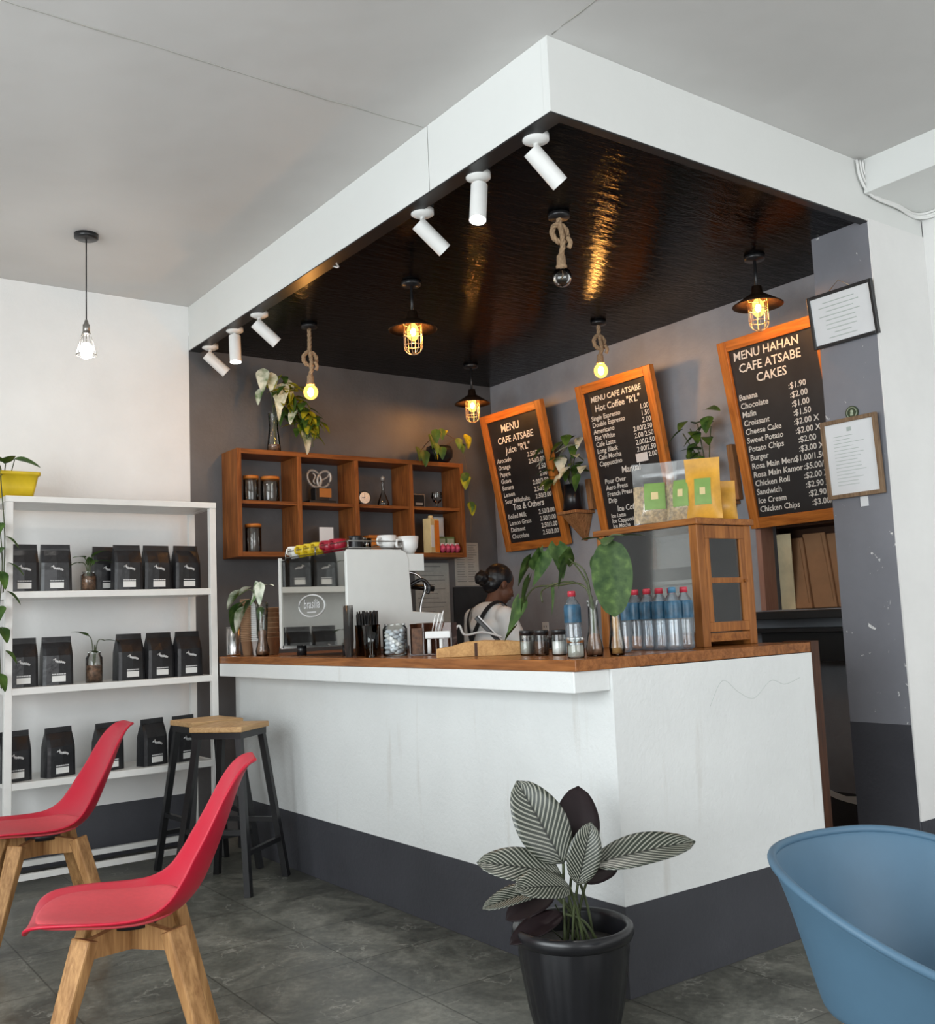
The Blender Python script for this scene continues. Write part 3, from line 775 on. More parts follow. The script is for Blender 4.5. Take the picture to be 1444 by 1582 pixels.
spot('white unlit spotlight nearest the soffit corner', -0.05, 0.20, (0.66, -0.17, -0.70), False)
# wiring running along the soffit edge
cw = cable(smooth_path([(-0.093, 2.75, ZS + 0.006), (-0.090, 2.2, ZS + 0.002), (-0.092, 1.85, ZS + 0.006), (-0.05, 1.78, ZS - 0.012), (-0.088, 1.7, ZS + 0.0), (-0.092, 1.3, ZS + 0.006)]), 0.004)
tag(cw.obj('wiring_cable', M['white_plastic']), 'thin white wire sagging along the soffit edge between spotlights', 'cable')

# ================================================================== LAMPS
pen = thing('pendant_lamp', 'black corded pendant with lit bulb in a small wire cage', 'pendant lamp', (-1.04, 2.73, ZC))
MB().lathe([(0.0, 0.0), (0.062, 0.0), (0.062, -0.022), (0.05, -0.028), (0.0, -0.032)]).obj('canopy', M['black_metal'], pen)
MB().cyl((0, 0, -0.03), (0, 0, -0.49), 0.0035, n=8).obj('cord', M['black_plastic'], pen)
MB().lathe([(0.0, -0.465), (0.008, -0.47), (0.012, -0.49), (0.018, -0.495), (0.019, -0.545), (0.0, -0.545)]).obj('lamp_holder', M['silver_wire'], pen)
cg = MB()
for k in range(10):
    a = 2 * PI * k / 10
    cg.tube([(0.02 * math.cos(a), 0.02 * math.sin(a), -0.54), (0.045 * math.cos(a), 0.045 * math.sin(a), -0.63), (0.052 * math.cos(a), 0.052 * math.sin(a), -0.66)], 0.0018, 5)
for rr, zz in ((0.022, -0.545), (0.052, -0.66)):
    cg.tube([(rr * math.cos(2 * PI * k / 24), rr * math.sin(2 * PI * k / 24), zz) for k in range(25)], 0.002, 5)
cg.obj('wire_cage', M['silver_wire'], pen)
MB().ell((0, 0, -0.635), 0.034, 0.034, 0.045).obj('bulb', M['bulb_white'], pen)

def bulb(parent, z, r, lit, stretch=1.2, core='bulb_core'):
    m = MB().lathe([(0.012, z + r * stretch + 0.012), (0.014, z + r * stretch * 0.9)] + [(max(r * math.sin(t * PI / 10), 0.0008), z + r * stretch * math.cos(t * PI / 10)) for t in range(2, 11)], n=20)
    sh = m.obj('bulb', M['bulb_shell'] if lit else M['glass_thick'], parent)
    if lit:
        MB().ell((0, 0, z), r * 0.42, r * 0.42, r * 0.62, 12, 8).obj('filament', M[core], sh)
    else:
        MB().tube([(0, 0, z + r * 1.1), (0.005, 0, z + 0.008), (-0.006, 0, z), (0.004, 0, z - 0.008)], 0.0018, 6).obj('filament', M['cage'], sh)
def cage_lamp(label, x, y, r, drop):
    t = thing('cage_lamp', label, 'pendant lamp', (x, y, ZS + 0.012), 0, 'bronze caged lamps')
    MB().lathe([(0.0, 0.0), (0.055, 0.0), (0.052, -0.02), (0.0, -0.024)]).obj('canopy', M['black_metal'], t)
    MB().cyl((0, 0, -0.02), (0, 0, -drop + 0.05), 0.008, n=10).obj('stem', M['black_metal'], t)
    zc = -drop
    MB().lathe([(0.0, zc + 0.075), (0.026, zc + 0.072), (0.03, zc + 0.035), (r * 0.5, zc + 0.012), (r, zc - 0.03), (r * 0.99, zc - 0.034), (r * 0.5, zc + 0.006), (0.028, zc + 0.022), (0.0, zc + 0.022)], n=36).obj('shade', M['bronze'], t)
    cgm = MB(); cr = 0.050; z0 = zc + 0.0; z1 = zc - 0.125
    for k in range(4):
        a = PI / 4 + PI * k / 4
        pts = [(cr * math.cos(a), cr * math.sin(a), z0), (cr * math.cos(a), cr * math.sin(a), z1)]
        for j in range(1, 8):
            u = PI * j / 8
            pts.append((cr * math.cos(u) * math.cos(a), cr * math.cos(u) * math.sin(a), z1 - 0.045 * math.sin(u)))
        pts += [(-cr * math.cos(a), -cr * math.sin(a), z1), (-cr * math.cos(a), -cr * math.sin(a), z0)]
        cgm.tube(pts, 0.0022, 5)
    for zz in (z0, zc - 0.055, z1 + 0.005):
        cgm.tube([(cr * math.cos(2 * PI * k / 20), cr * math.sin(2 * PI * k / 20), zz) for k in range(21)], 0.0022, 5)
    cgm.obj('wire_cage', M['cage'], t)
    bulb(t, zc - 0.045, 0.034, True, 1.45)
cage_lamp('caged bronze lamp hanging alone in the middle of the black ceiling', 0.44, 1.85, 0.132, 0.235)
cage_lamp('caged bronze lamp in the far back corner beside the first menu', 1.79, 3.15, 0.13, 0.255)
cage_lamp('caged bronze lamp above the chalkboard headed Cakes', 1.81, 0.63, 0.132, 0.235)

def rope_strand(pts, r):
    m = MB(); P = [Vector(q) for q in pts]
    for k in range(3):
        out = []; s = None; ln = 0
        for i, q in enumerate(P):
            d = (P[min(i + 1, len(P) - 1)] - P[max(i - 1, 0)]).normalized()
            if s is None: s, u, _ = frame_of(d)
            else:
                s = (s - d * s.dot(d)).normalized(); u = d.cross(s); ln += (P[i] - P[i - 1]).length
            a = ln / (r * 7) * 2 * PI + k * 2 * PI / 3
            out.append(q + (s * math.cos(a) + u * math.sin(a)) * r * 0.55)
        m.tube(out, r * 0.62, 7)
    return m
def rope_lamp(label, x, y, ztop, zknot, zbulb, lit, facing):
    t = thing('rope_lamp', label, 'pendant lamp', (x, y, ZS + 0.012), (0, 0, facing), 'rope pendant lamps')
    MB().lathe([(0.0, 0.0), (0.05, 0.0), (0.05, -0.02), (0.0, -0.024)]).obj('canopy', M['black_metal'], t)
    z0 = ztop - ZS - 0.012; zk = zknot - ZS - 0.012; zb = zbulb - ZS - 0.012
    R_ = 0.036
    pts = [(0, 0, -0.02), (0.0, 0, z0)]
    for i in range(0, 15):
        a = PI / 2 - 2 * PI * i / 14
        pts.append((R_ * math.cos(a), 0.02 * math.sin(i / 14 * PI * 2), zk + R_ * 1.15 * math.sin(a)))
    pts += [(0.012, -0.012, zk - 0.045), (0, 0, zb + 0.095), (0, 0, zb + 0.075)]
    rope_strand(smooth_path(pts, 5), 0.012).obj('rope', M['rope'], t)
    MB().tube(smooth_path([(0.03, -0.012, zk - 0.02), (0.045, -0.016, zk - 0.05), (0.036, -0.012, zk - 0.075)], 5), 0.011, 8).obj('rope_end', M['rope'], t)
    MB().lathe([(0.012, zb + 0.10), (0.02, zb + 0.092), (0.022, zb + 0.05), (0.026, zb + 0.045), (0.026, zb + 0.038), (0.0, zb + 0.036)], n=20).obj('socket', M['rope'], t)
    bulb(t, zb - 0.008, 0.045, lit, 1.05, 'globe_core')
rope_lamp('knotted rope lamp with lit globe bulb above the trailing plant', 0.31, 2.81, 3.05, 2.935, 2.735, True, R(-36))
rope_lamp('knotted rope lamp with unlit clear bulb near the soffit corner', 0.53, 0.73, 3.13, 3.055, 2.855, False, R(-36))
rope_lamp('knotted rope lamp with lit globe bulb in front of Hot Coffee menu', 1.88, 1.90, 3.09, 3.015, 2.84, True, R(-36))

# ================================================================== WALL CABINET WITH OPEN CELLS
cab = thing('wall_cabinet', 'brown wooden open wall cabinet with four columns of cells', 'cabinet', (0.075, 3.40, 1.765))
CW, CH, CD = 1.79, 0.70, 0.245
t_ = 0.032
for x in (0, 0.425, 0.862, 1.31, CW - t_): B((x, x + t_, 0, CD, t_ if 0 < x < 1.7 else 0, CH - t_ if 0 < x < 1.7 else CH)).obj('upright_panel', M['shelf_wood'], cab, bevel=0.002)
B((t_, CW - t_, 0.001, CD, CH - t_, CH)).obj('top_board', M['shelf_wood_h'], cab, bevel=0.002)
B((t_, CW - t_, 0.001, CD, 0, t_)).obj('bottom_board', M['shelf_wood_h'], cab, bevel=0.002)
for xa, xb in ((t_, 0.425), (0.425 + t_, 0.862), (0.862 + t_, 1.31), (1.31 + t_, CW - t_)):
    B((xa, xb, 0.02, CD, 0.345, 0.367)).obj('cell_shelf', M['shelf_wood_h'], cab)
CZ1 = 1.765 + 0.367; CZ0 = 1.765 + t_; CTOP = 1.765 + CH

def lid_jar(label, x, y, z, r, h, group, fill=0.0, lid='teak_h', fillmat='coffee'):
    t = thing('storage_jar', label, 'jar', (x, y, z), 0, group)
    MB().lathe([(0.0, 0.001), (r * 0.96, 0.001), (r, 0.008), (r, h - 0.02), (r * 0.94, h - 0.012)], n=24).obj('glass_body', M['glass_thick'], t)
    MB().lathe([(0.0, h), (r * 1.0, h), (r * 1.02, h - 0.004), (r * 1.02, h - 0.02), (0.0, h - 0.02)], n=24).obj('lid', M[lid], t)
    if fill: MB().lathe([(0.0, 0.006), (r * 0.9, 0.006), (r * 0.9, h * fill), (0.0, h * fill)], n=20).obj('contents', M[fillmat], t)
    return t
lid_jar('narrower glass jar with wooden lid in the top left cell', 0.20, 3.47, CZ1, 0.050, 0.165, 'wooden lidded jars in the cabinet', 0.0)
lid_jar('wider glass jar with wooden lid in the top left cell', 0.335, 3.47, CZ1, 0.062, 0.165, 'wooden lidded jars in the cabinet', 0.0)
lid_jar('glass jar with wooden lid alone in the lower left cell', 0.215, 3.48, CZ0, 0.052, 0.185, 'wooden lidded jars in the cabinet', 0.0)

tp = thing('heart_trophy', 'trophy with two heart-like coffee bean rings on a dark plinth', 'trophy', (0.715, 3.50, CZ1))
B((-0.10, 0.10, -0.05, 0.05, 0.0, 0.022)).obj('plinth', M['black_plastic'], tp, bevel=0.003)
B((-0.05, 0.055, -0.035, 0.035, 0.022, 0.11)).obj('block', M['black_plastic'], tp, bevel=0.003)
B((-0.02, 0.07, -0.039, -0.0355, 0.045, 0.105)).obj('plaque', M['gold'], tp)
m = MB()
for s in (-1, 1):
    pts = []
    for k in range(25):
        a = 2 * PI * k / 24
        x = 0.047 * math.cos(a); z = 0.062 * math.sin(a)
        c, n_ = math.cos(s * 0.62), math.sin(s * 0.62)
        pts.append((s * 0.037 + x * c + z * n_, 0, 0.175 - x * n_ * 1.0 + z * c))
    m.tube(pts, 0.009, 8)
    q = [(s * 0.037 + (0.02 * math.sin(2.5 * u)) + s * u * 0.024, 0, 0.175 + u * 0.04) for u in [-1 + i / 6 for i in range(13)]]
    m.tube(q, 0.006, 6)
m.obj('bean_rings', M['pale_metal'], tp)

ck = thing('desk_clock', 'round black desk clock standing in the third upper cell', 'clock', (1.045, 3.47, CZ1), R(-8))
MB().cyl((0, -0.018, 0.052), (0, 0.02, 0.052), 0.05, n=32).obj('case', M['black_plastic'], ck)
MB().cyl((0, -0.0195, 0.052), (0, -0.0182, 0.052), 0.040, n=32).obj('dial', M['steel'], ck)
m = MB(); m.box(-0.0015, 0.0015, -0.021, -0.0195, 0.052, 0.082); m.box(-0.02, 0.0, -0.021, -0.0195, 0.0505, 0.0535); m.obj('hands', M['black_plastic'], ck)
B((-0.035, 0.035, -0.012, 0.02, 0.0, 0.008)).obj('foot', M['black_plastic'], ck)
dk = thing('glass_decanter', 'thin glass decanter behind the clock in the third upper cell', 'decanter', (1.24, 3.53, CZ1))
MB().lathe([(0.0, 0.001), (0.04, 0.001), (0.042, 0.03), (0.02, 0.09), (0.010, 0.11), (0.010, 0.18), (0.014, 0.19)], n=20).obj('glass_body', M['glass_thick'], dk)
MB().lathe([(0.0, 0.19), (0.013, 0.195), (0.016, 0.215), (0.0, 0.23)], n=16).obj('stopper', M['pale_metal'], dk)
pf = thing('photo_block', 'small black and pale framed block in the right upper cell', 'picture frame', (1.505, 3.47, CZ1))
B((-0.055, 0.055, 0, 0.03, 0.0, 0.10)).obj('frame', M['steel'], pf, bevel=0.003)
B((-0.046, 0.046, -0.002, 0.001, 0.008, 0.092)).obj('picture', M['black_plastic'], pf)
B((-0.03, 0.032, -0.003, -0.0015, 0.02, 0.035)).obj('caption_strip', M['pale_metal'], pf)
bt = thing('small_bottle', 'small dark bottle with pale cap beside the framed block', 'bottle', (1.435, 3.50, CZ1))
MB().lathe([(0.0, 0.001), (0.022, 0.001), (0.022, 0.12), (0.013, 0.14), (0.013, 0.15)], n=18).obj('glass_body', M['black_plastic'], bt)
MB().lathe([(0.0, 0.205), (0.014, 0.203), (0.015, 0.15), (0.0, 0.15)], n=18).obj('cap', M['white_card'], bt)
wg = thing('wine_glass', 'stemless clear tasting glass in the right upper cell', 'glass', (1.665, 3.47, CZ1))
MB().lathe([(0.0, 0.001), (0.03, 0.001), (0.005, 0.012), (0.006, 0.03), (0.03, 0.05), (0.042, 0.08), (0.036, 0.12)], n=22).obj('glass_bowl', M['glass_thick'], wg)
og = thing('juice_carton', 'tall orange and cream carton on the lower right cabinet shelf', 'carton', (1.575, 3.43, CZ0), R(18))
B((-0.05, 0.05, -0.035, 0.035, 0.0, 0.25)).obj('carton', M['cream'], og, bevel=0.004)
B((-0.002, 0.0495, -0.0365, -0.034, 0.005, 0.235)).obj('orange_panel', M['orange'], og)
B((-0.046, -0.012, -0.0365, -0.034, 0.04, 0.2)).obj('pale_panel', M['white_card'], og)
MB().lathe([(0.0, 0.275), (0.018, 0.272), (0.02, 0.25), (0.0, 0.25)], n=16).obj('cap', M['cream'], og)
hp = thing('foil_sachet', 'hanging pale foil sachet at the back of lower right cell', 'sachet', (1.735, 3.56, CZ0))
MB().grid(lambda u, v: (-0.045 + 0.09 * u, -0.012 * math.sin(PI * u) * math.sin(PI * v), 0.13 + 0.15 * v), 8, 8).obj('sachet_body', M['white_card'], hp, solid=0.002)
gb = thing('tea_box', 'green tea box, left of two on the lower right cabinet shelf', 'box', (1.70, 3.50, CZ0), 0, 'green tea boxes')
B((-0.036, 0.036, -0.02, 0.03, 0, 0.125)).obj('box', M['green_box'], gb, bevel=0.002)
B((-0.03, 0.03, -0.0215, -0.0195, 0.07, 0.112)).obj('box_label', M['emblem_light'], gb)
dup(gb, (1.78, 3.50, CZ0), 0, 'green tea box, right of two on the lower right cabinet shelf')
for k in range(4):
    o = thing('snack_bar', ['pink wrapped snack bar at the front of the lower right shelf', 'pink wrapped snack bar second from the carton', 'pink wrapped snack bar third from the carton', 'pink wrapped snack bar at the right edge of the shelf'][k], 'snack', (1.665 + 0.043 * k, 3.425, CZ0), (0, 0, R(10)), 'pink snack bars')
    MB().ell((0, 0, 0.035), 0.020, 0.030, 0.033, 12, 8).obj('wrapper', M['pink'], o)
    B((-0.018, 0.018, -0.004, 0.004, 0.055, 0.072)).obj('crimped_end', M['white_card'], o)
wc = thing('card_sign', 'blank white card standing in the second lower cell', 'card', (0.745, 3.47, CZ0))
B((-0.052, 0.052, 0, 0.006, 0.0, 0.175)).obj('card', M['paper'], wc)
B((-0.05, 0.05, 0.006, 0.05, 0, 0.004)).obj('foot', M['paper'], wc)
ob = thing('wooden_box', 'small orange wooden box standing in the third lower cell', 'box', (1.11, 3.45, CZ0))
B((-0.065, 0.065, -0.04, 0.04, 0, 0.095)).obj('box', M['teak_h'], ob, bevel=0.003)
B((-0.067, 0.067, -0.042, 0.042, 0.097, 0.122)).obj('lid', M['teak_h'], ob, bevel=0.003)

# ---------------------------------------------------------------- plants
def pothos(parent, origin, leaves, mat, name='foliage', shape='heart'):
    m = MB()
    for (p, d, ln, w, *rest) in leaves:
        m.leaf(Vector(p) - Vector(origin), d, ln, w, 0.25, 0.18, rest[0] if rest else 0.0, shape)
    return m.obj(name, mat, parent)
def stems(parent, origin, paths, r=0.0035, mat='stem', name='stem'):
    m = MB()
    for pth in paths: m.tube(smooth_path([Vector(q) - Vector(origin) for q in pth], 6), r, 6)
    return m.obj(name, M[mat], parent)
# white and yellow splashed plant in a glass vase on the cabinet
o0 = Vector((0.37, 3.47, CTOP))
t = thing('pothos_vase', 'white splashed pothos with drooping leaves in tall glass vase on cabinet', 'plant', o0)
MB().lathe([(0.0, 0.001), (0.046, 0.001), (0.044, 0.05), (0.03, 0.17), (0.034, 0.25), (0.042, 0.27)], n=24).obj('vase', M['glass_thick'], t)
MB().lathe([(0.0, 0.004), (0.041, 0.004), (0.039, 0.05), (0.0, 0.055)], n=20).obj('pebbles', M['pebble'], t)
stems(t, o0, [[(0.37, 3.47, CTOP + 0.02), (0.365, 3.46, 2.72), (0.34, 3.44, 2.88), (0.27, 3.42, 2.96)], [(0.37, 3.47, CTOP + 0.03), (0.375, 3.46, 2.75), (0.42, 3.43, 2.93), (0.46, 3.42, 2.93)], [(0.38, 3.47, CTOP + 0.02), (0.39, 3.46, 2.74), (0.47, 3.40, 2.78), (0.58, 3.37, 2.62), (0.60, 3.36, 2.50)]])
wl = []
for (x, z, dx, dz, ln, w) in ((0.27, 2.99, -0.25, -1, 0.15, 0.09), (0.33, 2.97, -0.1, -1, 0.14, 0.08), (0.25, 2.86, -0.5, -1, 0.11, 0.06), (0.40, 2.90, -0.3, -1, 0.17, 0.12), (0.45, 2.94, 0.1, -1, 0.14, 0.075), (0.49, 2.74, -0.6, -0.8, 0.11, 0.07), (0.56, 2.60, 0.15, -1, 0.15, 0.095), (0.37, 2.80, 0.0, -1, 0.14, 0.05)):
    wl.append(((x, 3.40, z), (dx, -0.35, dz), ln, w))
pothos(t, o0, wl, M['leaf_white'], 'white_leaves')
yl = []
rnd = random.Random(3)
for k in range(84):
    u = rnd.random()
    x = 0.40 + 0.25 * u + rnd.uniform(-0.05, 0.05); z = 2.93 - 0.30 * u + rnd.uniform(-0.09, 0.08)
    yl.append(((x, 3.42 + rnd.uniform(-0.07, 0.07), z), (rnd.uniform(-0.8, 0.8), rnd.uniform(-0.9, 0.1), rnd.uniform(-1, 0.1)), rnd.uniform(0.07, 0.12), rnd.uniform(0.05, 0.085)))
pothos(t, o0, yl[:46], M['leaf_yellow'], 'yellow_leaves')
pothos(t, o0, yl[46:], M['leaf'], 'green_leaves')
# round black pot with trailing plant on the cabinet's right end
o0 = Vector((1.70, 3.47, CTOP))
t = thing('trailing_plant', 'trailing ivy with yellow leaves in round black pot on cabinet end', 'plant', o0)
MB().lathe([(0.0, 0.001), (0.06, 0.001), (0.10, 0.045), (0.104, 0.09), (0.092, 0.125), (0.084, 0.12), (0.09, 0.09), (0.0, 0.085)], n=28).obj('pot', M['pot_black'], t)
stems(t, o0, [[(1.68, 3.46, 2.57), (1.58, 3.40, 2.62), (1.48, 3.37, 2.54), (1.42, 3.36, 2.46)], [(1.72, 3.46, 2.57), (1.80, 3.40, 2.64), (1.86, 3.38, 2.55), (1.885, 3.375, 2.30), (1.90, 3.375, 2.05), (1.88, 3.375, 1.88)], [(1.66, 3.47, 2.58), (1.70, 3.44, 2.69), (1.82, 3.40, 2.64)]], 0.003, 'stem_brown')
lv = []
for (x, z, s) in ((1.44, 2.50, .10), (1.50, 2.47, .11), (1.56, 2.60, .10), (1.60, 2.55, .09), (1.61, 2.64, .10), (1.66, 2.66, .08), (1.57, 2.51, .08), (1.81, 2.60, .08), (1.84, 2.57, .07), (1.86, 2.34, .09), (1.90, 2.13, .08), (1.66, 2.52, .09)):
    lv.append(((x, 3.37, z + s / 2), (rnd.uniform(-.4, .4), -0.4, -1), s, s * 0.72))
pothos(t, o0, lv, M['leaf'], 'green_leaves')
pothos(t, o0, [((1.875, 3.36, 2.67), (0.1, -0.4, -1), 0.10, 0.09), ((1.70, 3.40, 2.70), (-0.3, -0.6, -0.3), 0.07, 0.06), ((1.86, 3.365, 2.36), (-0.4, -.4, -1), .10, .08), ((1.90, 3.37, 2.16), (0, -.4, -1), .09, .08), ((1.60, 3.38, 2.56), (.3, -.4, -1), .09, .06)], M['leaf_yellow'], 'yellow_leaves')

# planters on the menu wall
def corbel(label, y, zs, tall):
    t = thing('corner_bracket', label, 'bracket', (XR, y, zs))
    B((-0.185, -0.002, -0.10, 0.10, -0.022, 0.0)).obj('ledge', M['bark_wood'], t, bevel=0.004)
    m = MB(); m.hexa([(-0.02, -0.012, -0.205), (-0.003, -0.012, -0.205), (-0.003, 0.012, -0.205), (-0.02, 0.012, -0.205)], [(-0.165, -0.075, -0.023), (-0.003, -0.075, -0.023), (-0.003, 0.075, -0.023), (-0.165, 0.075, -0.023)])
    m.obj('support', M['bark_wood'], t, bevel=0.004)
    m = MB(); m.hexa([(-0.045, -0.125, 0.002), (-0.003, -0.125, 0.002), (-0.003, -0.075, 0.002), (-0.045, -0.075, 0.002)], [(-0.05, -0.10, tall), (-0.003, -0.10, tall), (-0.003, -0.055, tall), (-0.05, -0.055, tall)])
    m.obj('live_edge_slab', M['bark_wood'], t, bevel=0.008)
    return t
corbel('triangular wooden wall bracket between the Juice and Hot Coffee menus', 2.61, 2.03, 0.22)
corbel('triangular wooden wall bracket between Hot Coffee and Cakes menus', 1.355, 1.945, 0.34)
o0 = Vector((XR - 0.10, 2.63, 2.03))
t = thing('wall_plant', 'pothos in tapered black pot on bracket left of Hot Coffee menu', 'plant', o0)
MB().lathe([(0.0, 0.001), (0.07, 0.001), (0.06, 0.10), (0.055, 0.19), (0.048, 0.185), (0.0, 0.18)], n=24).obj('pot', M['pot_black'], t)
lv = []; lv2 = []
for k in range(26):
    y = 2.63 + rnd.uniform(-0.22, 0.20); z = 2.46 + rnd.uniform(-0.16, 0.12) - 0.3 * abs(y - 2.63)
    (lv if k % 3 else lv2).append(((XR - 0.16 + rnd.uniform(-0.08, 0.07), y, z), (-0.6, rnd.uniform(-.9, .9), rnd.uniform(-1, 0.2)), rnd.uniform(.09, .15), rnd.uniform(.06, .095)))
pothos(t, o0, lv, M['leaf'], 'green_leaves'); pothos(t, o0, lv2, M['leaf_white'], 'pale_leaves')
stems(t, o0, [[(XR - .1, 2.63, 2.2), (XR - .13, 2.63 + dy * .4, 2.40), (XR - .16, 2.63 + dy, 2.42 - abs(dy) * .3)] for dy in (-.2, -.1, 0, .1, .2)], 0.004)
o0 = Vector((XR - 0.10, 1.385, 1.945))
t = thing('wall_plant', 'leggy green plant in white patterned pot on bracket left of Cakes menu', 'plant', o0)
MB().lathe([(0.0, 0.001), (0.045, 0.001), (0.052, 0.07), (0.048, 0.11), (0.042, 0.105), (0.0, 0.1)], n=24).obj('pot', M['white_card'], t)
lv = []
for k in range(15):
    y = 1.43 + rnd.uniform(-0.10, 0.12); z = 2.34 + rnd.uniform(-0.16, 0.12)
    lv.append(((XR - 0.15 + rnd.uniform(-0.05, 0.05), y, z), (-0.6, rnd.uniform(-.9, .9), rnd.uniform(-1, 0.1)), rnd.uniform(.09, .13), rnd.uniform(.06, .085)))
lv.append(((XR - 0.2, 1.30, 2.49), (-.4, -.9, -.05), .15, .075, 0.4))
for k in range(7): lv.append(((XR - 0.16, 1.36 + rnd.uniform(-.04, .04), 2.03), (-0.6, rnd.uniform(-1, 1), rnd.uniform(-.6, .8)), .06, .04))
pothos(t, o0, lv, M['leaf'], 'green_leaves')
stems(t, o0, [[(XR - .1, 1.385, 2.04), (XR - .13, 1.40 + dy * .4, 2.22), (XR - .17, 1.40 + dy, 2.42 - abs(dy) * .3)] for dy in (-.1, 0, .06, .12)], 0.004)

# papers on the back wall
def wall_paper(name, label, x0, x1, z0, z1, mat, lines, columns=1, lift=0.0):
    t = thing(name, label, 'notice', ((x0 + x1) / 2, LY - 0.002 - lift, z0))
    w = (x1 - x0) / 2
    B((-w, w, -0.004, 0.0, 0, z1 - z0)).obj('sheet', M[mat], t)
    m = MB()
    for c in range(columns):
        xa = -w + 0.02 + c * (2 * w - 0.02) / columns
        for k in range(lines):
            z = (z1 - z0) * (0.95 - 0.9 * k / lines)
            m.box(xa, xa + (2 * w - 0.02) / columns * random.uniform(0.45, 0.88), -0.0052, -0.0042, z - 0.004, z)
    m.obj('printed_lines', M['ink_dark'], t)
wall_paper('notice_sheet', 'two-column paper notice pinned right of the cabinet bottom', 1.925, 2.15, 1.565, 1.895, 'paper_old', 16, 2)
wall_paper('notice_board', 'large grey printed notice behind the coffee machine', 1.56, 1.865, 1.22, 1.74, 'paper_old', 14, 1)
struct('trim_6', B((1.90, XR, LY - 0.014, LY, 0.0, 1.555)), M['dark_tile'])

# ================================================================== WHITE SHELF RACK
rack = thing('shelf_rack', 'white metal shelf rack holding black coffee bags', 'shelf', (0, 0, 0))
xs0, xs1, yf, yb = -1.345, -0.175, 3.14, 3.52
for x in (xs0, xs1 - 0.038):
    for y in (yf, yb - 0.038): B((x, x + 0.038, y, y + 0.038, 0, 2.035)).obj('post', M['white_metal'], rack, bevel=0.002)
for z in (0.555, 1.045, 1.555):
    B((xs0 + 0.02, xs1 - 0.02, yf + 0.002, yb - 0.002, z - 0.036, z)).obj('shelf_board', M['white_metal'], rack, bevel=0.002)
B((xs0 - 0.002, xs1 + 0.002, yf - 0.002, yf + 0.038, 2.035, 2.068), (xs0 - 0.002, xs1 + 0.002, yb - 0.038, yb, 2.035, 2.068), (xs0 - 0.002, xs0 + 0.036, yf + 0.038, yb - 0.038, 2.035, 2.068), (xs1 - 0.036, xs1 + 0.002, yf + 0.038, yb - 0.038, 2.035, 2.068)).obj('top_rail', M['white_metal'], rack, bevel=0.002)
B((xs0 + 0.02, xs1 - 0.02, yf + 0.03, yb - 0.03, 2.036, 2.046)).obj('top_deck', M['white_metal'], rack)
for y in (yf + 0.002, yb - 0.036): B((xs0 + 0.03, xs1 - 0.03, y, y + 0.034, 0.055, 0.085)).obj('foot_rail', M['white_metal'], rack, bevel=0.002)
def coffee_bag():
    t = thing('coffee_bag', '', 'coffee bag', (0, 0, 0), 0, 'black coffee bags on the white rack')
    w, h, d = 0.082, 0.262, 0.042
    def sec(z):
        k = z / h
        ww = w * (1.0 - 0.06 * k)
        dd = d * (1 - max(0, (k - 0.58) / 0.36) ** 1.3) if k < 0.9 else 0.002
        return ww, max(dd, 0.003)
    m = MB(); rs = []
    for z in (0, 0.01, 0.06, 0.12, 0.16, 0.20, 0.235, 0.2351, h):
        ww, dd = sec(z)
        if z == 0.2351: dd = 0.006
        q = 0.82
        rs.append([(-ww, -dd * q, z), (-ww * .8, -dd, z), (0, -dd * 1.12, z), (ww * .8, -dd, z), (ww, -dd * q, z), (ww, dd * q, z), (ww * .8, dd, z), (-ww * .8, dd, z), (-ww, dd * q, z)])
    m.rings(rs, False)
    m.obj('bag_body', M['bag_black'], t, bevel=0.003)
    B((-w * 0.9, w * 0.9, -0.009, -0.004, 0.228, 0.236)).obj('seal_strip', M['black_plastic'], t)
    yv = lambda z: -sec(z)[1] * 1.12 - 0.0012
    B((-0.036, 0.036, yv(0.03) - 0.001, yv(0.03) + 0.004, 0.018, 0.050)).obj('label', M['bag_label'], t)
    lg = MB()
    pts = [(-0.032 + 0.064 * i / 20, yv(0.125) - 0.0005, 0.132 + 0.006 * math.sin(i * 1.9) - 0.0006 * i + (0.010 if i in (2, 3, 4) else 0)) for i in range(21)]
    lg.tube(pts, 0.0042, 5)
    ln_ = MB()
    for k in range(6): ln_.box(-0.036 + 0.0125 * k, -0.026 + 0.0125 * k, yv(0.06) - 0.001, yv(0.06) + 0.003, 0.056, 0.062)
    lg.obj('printed_logo', M['bag_print'], t)
    ln_.obj('printed_line', M['bag_print'], t)
    return t
bag0 = coffee_bag()
first = True
